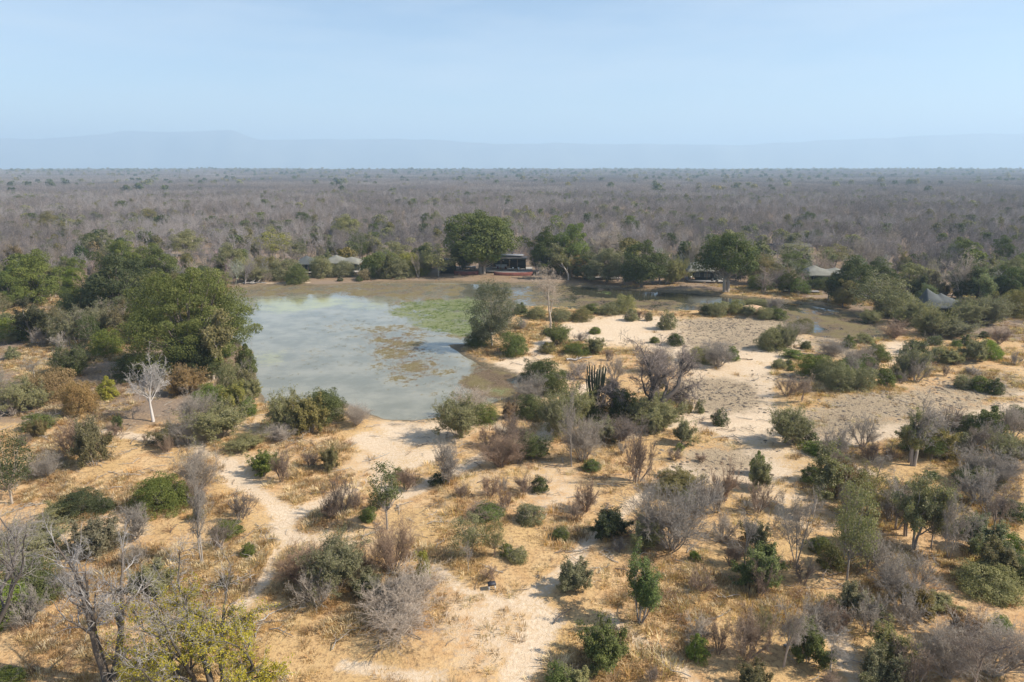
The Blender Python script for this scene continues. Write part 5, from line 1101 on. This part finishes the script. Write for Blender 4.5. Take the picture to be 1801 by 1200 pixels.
def describe(o_):
    p = o_.location; ds = sorted((math.hypot(p.x - a, p.y - b), n_, p.x - a, p.y - b) for n_, a, b in LXY)[0]; d, n_, dx, dy = ds
    q = "close" if d < 8 else "a little" if d < 15 else "away" if d < 26 else "far"; ang = math.degrees(math.atan2(dy, dx)) % 360
    rel = ["right of", "behind right of", "behind", "behind left of", "left of", "before left of", "before", "before right of"][int(((ang + 22.5) % 360) // 45)]
    zz = o_.scale.z * (8 if "woodland" in o_.name or "bare_tree" in o_.name else 6 if "evergreen" in o_.name or "open" in o_.name else 2.7); sz = "tiny" if zz < 2 else "low" if zz < 3 else "small" if zz < 5 else "medium" if zz < 7 else "tall"
    if "evergreen" in o_.name: sz = {"small": "small", "medium": "middling"}.get(sz, sz)
    ch = o_.children[-1].color[:]; mx = max(ch[:3]); tone = "dark" if mx < .11 else "dull" if mx < .17 else "pale" if mx > .3 else "soft"
    kd = {"woodland_tree": "leafless tree", "bare_tree": "leafless tree", "bare_shrub": "bare shrub", "grey_green_bush": "sage bush", "leafy_bush": "leafy bush", "evergreen_tree": "green tree", "open_crowned_tree": "airy tree"}[o_.name.split(".")[0]]
    t_ = f"{sz} {tone} {kd} {q} {rel} {n_}"
    return (t_ if len(t_.split()) < 14 else f"{sz} {kd} {q} {rel} {n_}").replace("middling", "medium")
texts = {}
for o_ in NEWP: texts.setdefault(describe(o_), []).append(o_)
for t_, L_ in texts.items():
    if len(L_) == 1: L_[0]["label"] = t_
    elif len(L_) == 2:
        a_, b_ = sorted(L_, key=lambda q_: q_.location.x / q_.location.y)
        if b_.location.x / b_.location.y - a_.location.x / a_.location.y > .012: a_["label"] = "left twin: " + t_; b_["label"] = "right twin: " + t_
        else: a_, b_ = sorted(L_, key=lambda q_: q_.location.y); a_["label"] = "nearer twin: " + t_; b_["label"] = "farther twin: " + t_
for t_, L_ in texts.items():
    if len(L_) > 2 and len(t_.split()) <= 11 and len(L_) <= 9:
        for q_, o_ in enumerate(sorted(L_, key=lambda q_: q_.location.x / q_.location.y)): o_["label"] = f"{('first', 'second', 'third', 'fourth', 'fifth', 'sixth', 'seventh', 'eighth', 'ninth')[q_]} from left of {len(L_)}: {t_}"
# beyond: growth that nobody could count
tw = [(.205, .18, .175), (.25, .215, .20), (.165, .148, .145), (.24, .20, .165), (.31, .28, .27)]
def coloured(me, col):   # tint is the object's colour: one prototype object per colour
    return (me, col)
def flat_join(name, protos, places, mat):
    return join_meshes(name, [(me, pl) for (h, w, pr), pl in zip(protos, places) for _, me in pr], mat)
_mc = {}
def tinted(me, col):
    base = me.materials[0]; key = (base.name, col)
    if key not in _mc: _mc[key] = plant_mat(base.name, *{'leaf': (.33, .62, 1.35, .6, True), 'twig': (0, .7, 1.3, .8, False), 'grass_blade': (.3, .6, 1.4, .7, False), 'dry_mud': (0, .8, 1.2, .95, False)}[base.name], tint=col)
    c = me.copy(); c.materials[0] = _mc[key]; return c
def scatter2(name, items, P, idx, rot, scl, label):
    items = [(tinted(me, c), c) for me, c in items]
    ob = scatter(name, [me for me, _ in items], P, idx, rot, scl, (.3, .26, .24), label); pc = bpy.data.collections[name + "_kinds"]
    for o_ in pc.objects: o_.color = (*items[int(o_.name.split("_kind_")[1][:2])][1], 1)
    return ob
one = [join_meshes("bare_growth", [(me, (0, 0, 0, np.array([1, 1, 1.]))) for _, me in p[2]], M_TWIG) for p in MID]; oneg = [join_meshes("green_growth", [(p[2][1][1], (0, 0, 0, np.array([1, 1, 1.])))], M_LEAF) for p in MIDG]
shr = [join_meshes("shrub_growth", [(me, (0, 0, 0, np.array([1, 1, 1.]))) for _, me in KIND['V'][k][2]], M_TWIG) for k in range(3)]
items = [(one[k % 5], tw[[2, 2, 0, 3, 0, 1, 3, 1, 4, 4][k]]) for k in range(10)] + [(oneg[k % 3], TINT[c]) for k, c in enumerate(('g3', 's', 'o', 'g2', 's', 'o'))] + [(shr[k % 3], tw[k]) for k in range(3)]
rest = np.array(rest); Xf, Yf = jgrid(-720, 720, 420, 900, 4.6, r); m = in_view(Xf, Yf, 10) & ((vnoise(Xf, Yf, 30, 77, 3) > .40) | (r.random(len(Xf)) < .2)); Xf, Yf = Xf[m], Yf[m]
gf = vnoise(Xf, Yf, 60, 91, 3); tf = np.where(r.random(len(Xf)) < .03 + .09 * sstep(.45, .7, gf), 2, 0); X = np.concatenate([rest[:, 0], Xf]); Y = np.concatenate([rest[:, 1], Yf]); T = np.concatenate([rest[:, 2], tf]).astype(int)
patchy = np.clip((vnoise(X, Y, 45, 501, 3) - .5) * 22 + 5 + r.normal(0, 2.2, len(T)), 0, 9).astype(int); idx = np.where(T == 0, patchy, np.where(T == 2, 10 + r.integers(0, 6, len(T)), 16 + r.integers(0, 3, len(T)))); s = r.uniform(.6, 1.12, len(T)) * np.where(r.random(len(T)) < .04, 1.3, 1); s = s * np.where(T == 2, 1.12, 1.0)
Z = np.where((X > X0) & (X < X1) & (Y < Y1), sample(HGT, X, Y), height_raw(X, Y)); scatter2("far_woodland", items, np.stack([X, Y, Z], 1), idx, r.uniform(0, 6.28, len(T)), np.stack([s * r.uniform(.85, 1.15, len(T)), s, s * r.uniform(.85, 1.1, len(T))], 1), "dense leafless grey woodland stretching away behind the camp")
# patches of woodland out to the horizon
TINY = dict(levels=[(5, .65, .35, .6, 2, .16, .06), (4, .7, .3, .6, 1, .22, .03), (4, .75, .25, .7, 1, .28, .02)], trunk_K=3, rmin=.03)
tiny = [tree_bare(121 + k, 8, 6.4, r0=.12, **TINY) for k in range(4)]; tinyg = [tree_leafy(131 + k, 7, 6.5, 1, n_clump=14, per=22, leaf=.6, rc=1.3, lobes=5, low=-.2, r0=.2) for k in range(2)]
def patch(seed, size, n, big):
    q = np.random.default_rng(seed); L = []
    for k in range(n):
        p = tiny[q.integers(0, 4)]; s = q.uniform(.65, 1.15) * big
        for _, me in p[2]: L.append((me, (q_x := q.uniform(-.5, .5) * size, q_y := q.uniform(-.5, .5) * size, q.uniform(0, 6.28), np.array([s, s, s / big * (1 + .15 * (big - 1))]))) if _ == "crown" else (me, (0, 0, 0, np.array([.001, .001, .001]))))
    return join_meshes("woodland_patch", L, M_TWIG)
PA = [patch(141 + k, 26, 26, 1.0) for k in range(5)]; PB = [patch(151 + k, 80, 60, 2.0) for k in range(3)]
gq = [join_meshes("green_far", [(p[2][1][1], (0, 0, 0, np.array([1, 1, 1.])))], M_LEAF) for p in tinyg]
OR = [2, 2, 0, 0, 3, 1, 0, 1, 1, 4]; items = [(PA[k % 5], tw[OR[k]]) for k in range(10)] + [(PB[k % 3], tw[OR[k + 2]]) for k in range(6)] + [(gq[k % 2], TINT[c]) for k, c in enumerate(('g3', 's', 'o', 'g3'))]
XA, YA = jgrid(-2200, 2200, 900, 2700, 24, r); mA = in_view(XA, YA, 30); XB, YB = jgrid(-5200, 5200, 2700, 6500, 62, r); mB = in_view(XB, YB, 80); XG, YG = jgrid(-4500, 4500, 900, 5600, 34, r); mG = in_view(XG, YG, 20) & (r.random(len(XG)) < .17 * (.3 + sstep(.42, .65, vnoise(XG, YG, 160, 93, 3))))
X = np.concatenate([XA[mA], XB[mB], XG[mG]]); Y = np.concatenate([YA[mA], YB[mB], YG[mG]]); pA = np.clip((vnoise(XA[mA], YA[mA], 170, 505, 3) - .5) * 20 + 5 + r.normal(0, 1.6, mA.sum()), 0, 9).astype(int); pB = np.clip((vnoise(XB[mB], YB[mB], 500, 507, 3) - .5) * 14 + 3 + r.normal(0, 1.0, mB.sum()), 0, 5).astype(int)
nS = 420; XS = r.uniform(-1, 1, nS); YS = r.uniform(2600, 4900, nS); XS = XS * YS * .78
X = np.concatenate([X, XS]); Y = np.concatenate([Y, YS]); idx = np.concatenate([pA, 10 + pB, 16 + r.integers(0, 4, mG.sum()), 16 + r.integers(0, 4, nS)])
big = np.concatenate([np.ones(mA.sum()), np.ones(mB.sum()), 1.35 + .6 * r.random(mG.sum()) * (1 + YG[mG] / 4000), r.uniform(1.6, 2.9, nS)]); Z = height_raw(X, Y); ord_ = r.uniform(.85, 1.2, len(X))
scatter2("horizon_woodland", items, np.stack([X, Y, Z], 1), idx, r.integers(0, 4, len(X)) * 1.5708, np.stack([big * ord_, big * ord_, np.where(big > 1, big, 1) * ord_], 1), "hazy grey woodland reaching to the horizon")

# ------------------------------------------------------------------ dry grass, low scrub, mud clods, water plants
def tuft(seed, n, h, spread, wid):
    q = np.random.default_rng(seed); az = q.uniform(0, 6.28, n); b = np.stack([np.cos(az), np.sin(az)], 1) * (q.random(n)[:, None] ** .5) * spread; ln = h * q.uniform(.5, 1.2, n); o_ = q.uniform(.1, .8, n)[:, None] * np.stack([np.cos(az + q.normal(0, .5, n)), np.sin(az + q.normal(0, .5, n))], 1); s_ = np.stack([-np.sin(az), np.cos(az)], 1) * wid
    z = np.zeros((n, 1)); p0 = np.concatenate([b - s_, z - .03], 1); p1 = np.concatenate([b + s_, z - .03], 1); mid = np.concatenate([b + o_ * ln[:, None] * .4, ln[:, None] * .62], 1); tip = np.concatenate([b + o_ * ln[:, None], ln[:, None] * .9], 1); s3 = np.concatenate([s_ * .7, z], 1)
    V = np.stack([p0, p1, mid + s3, mid - s3, tip + s3 * .25, tip - s3 * .25], 1).reshape(-1, 3); k = np.arange(n)[:, None] * 6; F = np.concatenate([k + [0, 1, 2, 3], k + [3, 2, 4, 5]], 0); a = q.uniform(0, 1, n); return npmesh("tuft", V, F, M_GRASS, {"v": ('FACE', np.concatenate([a, a]))})
M_GRASS = plant_mat("grass_blade", .3, .6, 1.4, .7, False)
GT = [tuft(201 + k, 60, .30, .36, .012) for k in range(3)] + [tuft(205 + k, 44, .17, .42, .012) for k in range(2)]
def zpts(n, yr, f):
    yy = np.sqrt(r.uniform(yr[0] ** 2, yr[1] ** 2, n)) if yr[1] < 400 else r.uniform(*yr, n); xx = r.uniform(-1, 1, n) * (yy * .765 + 3); xx = np.clip(xx, X0 + 1, X1 - 1); pr = f(xx, yy); m = r.random(n) < pr; return xx[m], yy[m]
def gden(x_, y_):
    s_ = sample(sand, x_, y_); c_ = sample(clod, x_, y_); p_ = sample(shore, x_, y_); n_ = sstep(.36, .66, vnoise(x_, y_, 5, 301, 3)); n2_ = .35 + .65 * sstep(.35, .6, vnoise(x_, y_, 22, 305, 2)); return np.clip((1 - s_ * 1.35) * (1 - c_ * .85) * (1 - p_ * 1.6) * n_ * n2_, 0, 1) * sstep(196, 186, y_) * np.clip(60 / y_, .25, 1) ** .5
gx_, gy_ = zpts(230000, (34, 215), gden); ii = np.where(r.random(len(gx_)) < .55, r.integers(0, 3, len(gx_)), 3 + r.integers(0, 2, len(gx_))); k10 = r.integers(0, 4, len(gx_)); sc_ = r.uniform(.6, 1.25, len(gx_)) * np.where(gy_ > 100, 1.3, 1.15) * (1 + .5 * sstep(.5, .7, vnoise(gx_, gy_, 3, 308, 2)))
GC = [(.58, .42, .235), (.47, .305, .155), (.64, .51, .33), (.33, .205, .11)]
scatter2("dry_grass", [(GT[k // 4], GC[k % 4]) for k in range(20)], np.stack([gx_, gy_, sample(HGT, gx_, gy_)], 1), ii * 4 + k10, r.uniform(0, 6.28, len(gx_)), np.stack([sc_ * 1.2, sc_ * 1.2, sc_ * r.uniform(.6, 1.1, len(sc_))], 1), "golden dry grass tufts over the orange ground")
LS = [(7, [(4, .6, .2, .55, 2, .25, .03), (3, .6, .2, .6, 2, .3, 0)])]
def scrub(seed):
    lv = woody(seed, 1.0, 9, .012, [(4, .6, .15, .6, 2, .25, .03), (4, .65, .15, .6, 1, .3, 0)], lean=.55, tl=.6, trunk_K=3, base_r=.08); s_ = fit(lv, [], 1.1, .8); a = Acc()
    for pts, rad, l in lv: V, F = tubes(pts * s_, np.maximum(rad, .005), 3); a.add(V, F, np.repeat(r.uniform(0, 1, len(pts)), len(F) // len(pts)))
    return a.mesh("scrub", M_TWIG)
SB = [scrub(221 + k) for k in range(3)]
def sden(x_, y_): return gden(x_, y_) * sstep(.5, .66, vnoise(x_, y_, 9, 331, 3)) * .5 + .03 * (1 - sample(shore, x_, y_)) * (1 - sample(sand, x_, y_))
sx_, sy_ = zpts(14000, (34, 230), sden); sc_ = r.uniform(.5, 1.5, len(sx_))
scatter2("dry_undergrowth", [(SB[k % 3], c) for k, c in enumerate([(.34, .21, .13), (.42, .29, .18), (.32, .23, .16), (.44, .28, .13), (.38, .31, .22), (.30, .18, .11)])], np.stack([sx_, sy_, sample(HGT, sx_, sy_)], 1), r.integers(0, 6, len(sx_)), r.uniform(0, 6.28, len(sx_)), np.stack([sc_, sc_, sc_ * .9], 1), "low brown dry scrub between the larger bushes")
def stick(seed):
    q = np.random.default_rng(seed); P = [np.stack([np.linspace(-.5, .5, 5), np.cumsum(q.normal(0, .06, 5)), .03 + np.abs(q.normal(0, .03, 5))], 1)]
    for k in range(3): a_ = P[0][1 + k]; P.append(np.stack([a_ + (np.array([q.uniform(.1, .3), q.choice([-1, 1]) * q.uniform(.1, .3), .1]) * f_) for f_ in np.linspace(0, 1, 5)]))
    V, F = tubes(np.stack(P), np.array([.022, .012, .012, .01]), 4, .4); return npmesh("stick", V, F, M_TWIG, {"v": ('FACE', np.repeat(q.random(4), len(F) // 4))})
ST = [stick(261 + k) for k in range(3)]; tx_, ty_ = zpts(5200, (34, 130), lambda a, b: .10 + .6 * sstep(.5, .65, vnoise(a, b, 8, 381, 2)) * (1 - sample(shore, a, b))); sc_ = r.uniform(.5, 2.4, len(tx_))
scatter2("fallen_branches", [(ST[k % 3], c) for k, c in enumerate([(.34, .30, .26), (.24, .19, .15), (.42, .38, .33)])], np.stack([tx_, ty_, sample(HGT, tx_, ty_)], 1), r.integers(0, 3, len(tx_)), r.uniform(0, 6.28, len(tx_)), np.stack([sc_] * 3, 1), "small fallen branches and sticks littering the dry ground")
def lump(seed):
    q = np.random.default_rng(seed); V = []; n, m = 4, 7
    for i in range(n):
        t_ = (i + .3) / n * np.pi / 2; V += [(math.sin(t_) * math.cos(a) * q.uniform(.75, 1.2), math.sin(t_) * math.sin(a) * q.uniform(.75, 1.2), math.cos(t_) * .6 - .1) for a in np.linspace(0, 6.283, m, endpoint=False)]
    idx = np.arange(n * m).reshape(n, m); F = np.stack([idx[:-1], idx[1:], np.roll(idx, -1, 1)[1:], np.roll(idx, -1, 1)[:-1]], -1).reshape(-1, 4); return npmesh("lump", np.array(V), F, M_CLOD, {"v": ('FACE', q.random(len(F)))})
M_CLOD = plant_mat("dry_mud", 0, .8, 1.2, .95, False); LP = [lump(241 + k) for k in range(3)]
cx_, cy_ = zpts(60000, (60, 200), lambda a, b: np.clip(sample(clod, a, b) * (.25 + .75 * sstep(.45, .65, vnoise(a, b, 6, 351, 2))), 0, 1)); sc_ = r.uniform(.07, .26, len(cx_))
scatter2("mud_clods", [(LP[k], c) for k, c in enumerate([(.20, .16, .12), (.30, .24, .17), (.15, .12, .09)])], np.stack([cx_, cy_, sample(HGT, cx_, cy_)], 1), r.integers(0, 3, len(cx_)), r.uniform(0, 6.28, len(cx_)), np.stack([sc_ * 1.3, sc_, sc_], 1), "trampled dry mud lumps in the grazed hollows")
wx_, wy_ = zpts(60000, (95, 215), lambda a, b: np.clip(sample(pond, a, b) * (sample(green, a, b) * 1.0 + .22 * sample(weed, a, b)) * sstep(.35, .6, vnoise(a, b, 4, 371, 3)), 0, 1) * (sample(pond, a, b) > .3)); sc_ = r.uniform(.5, 1.2, len(wx_)); g_ = sample(green, wx_, wy_) > .3
scatter2("water_plants", [(GT[3 + k % 2], c) for k, c in enumerate([(.15, .21, .06), (.20, .25, .09), (.22, .18, .09), (.17, .14, .07)])], np.stack([wx_, wy_, wx_ * 0 + WATER_Z], 1), np.where(g_, r.integers(0, 2, len(wx_)), 2 + r.integers(0, 2, len(wx_))), r.uniform(0, 6.28, len(wx_)), np.stack([sc_ * 1.3, sc_ * 1.3, sc_ * np.where(g_, .9, .45)], 1), "green and brown marsh plants growing out of the shallow water")
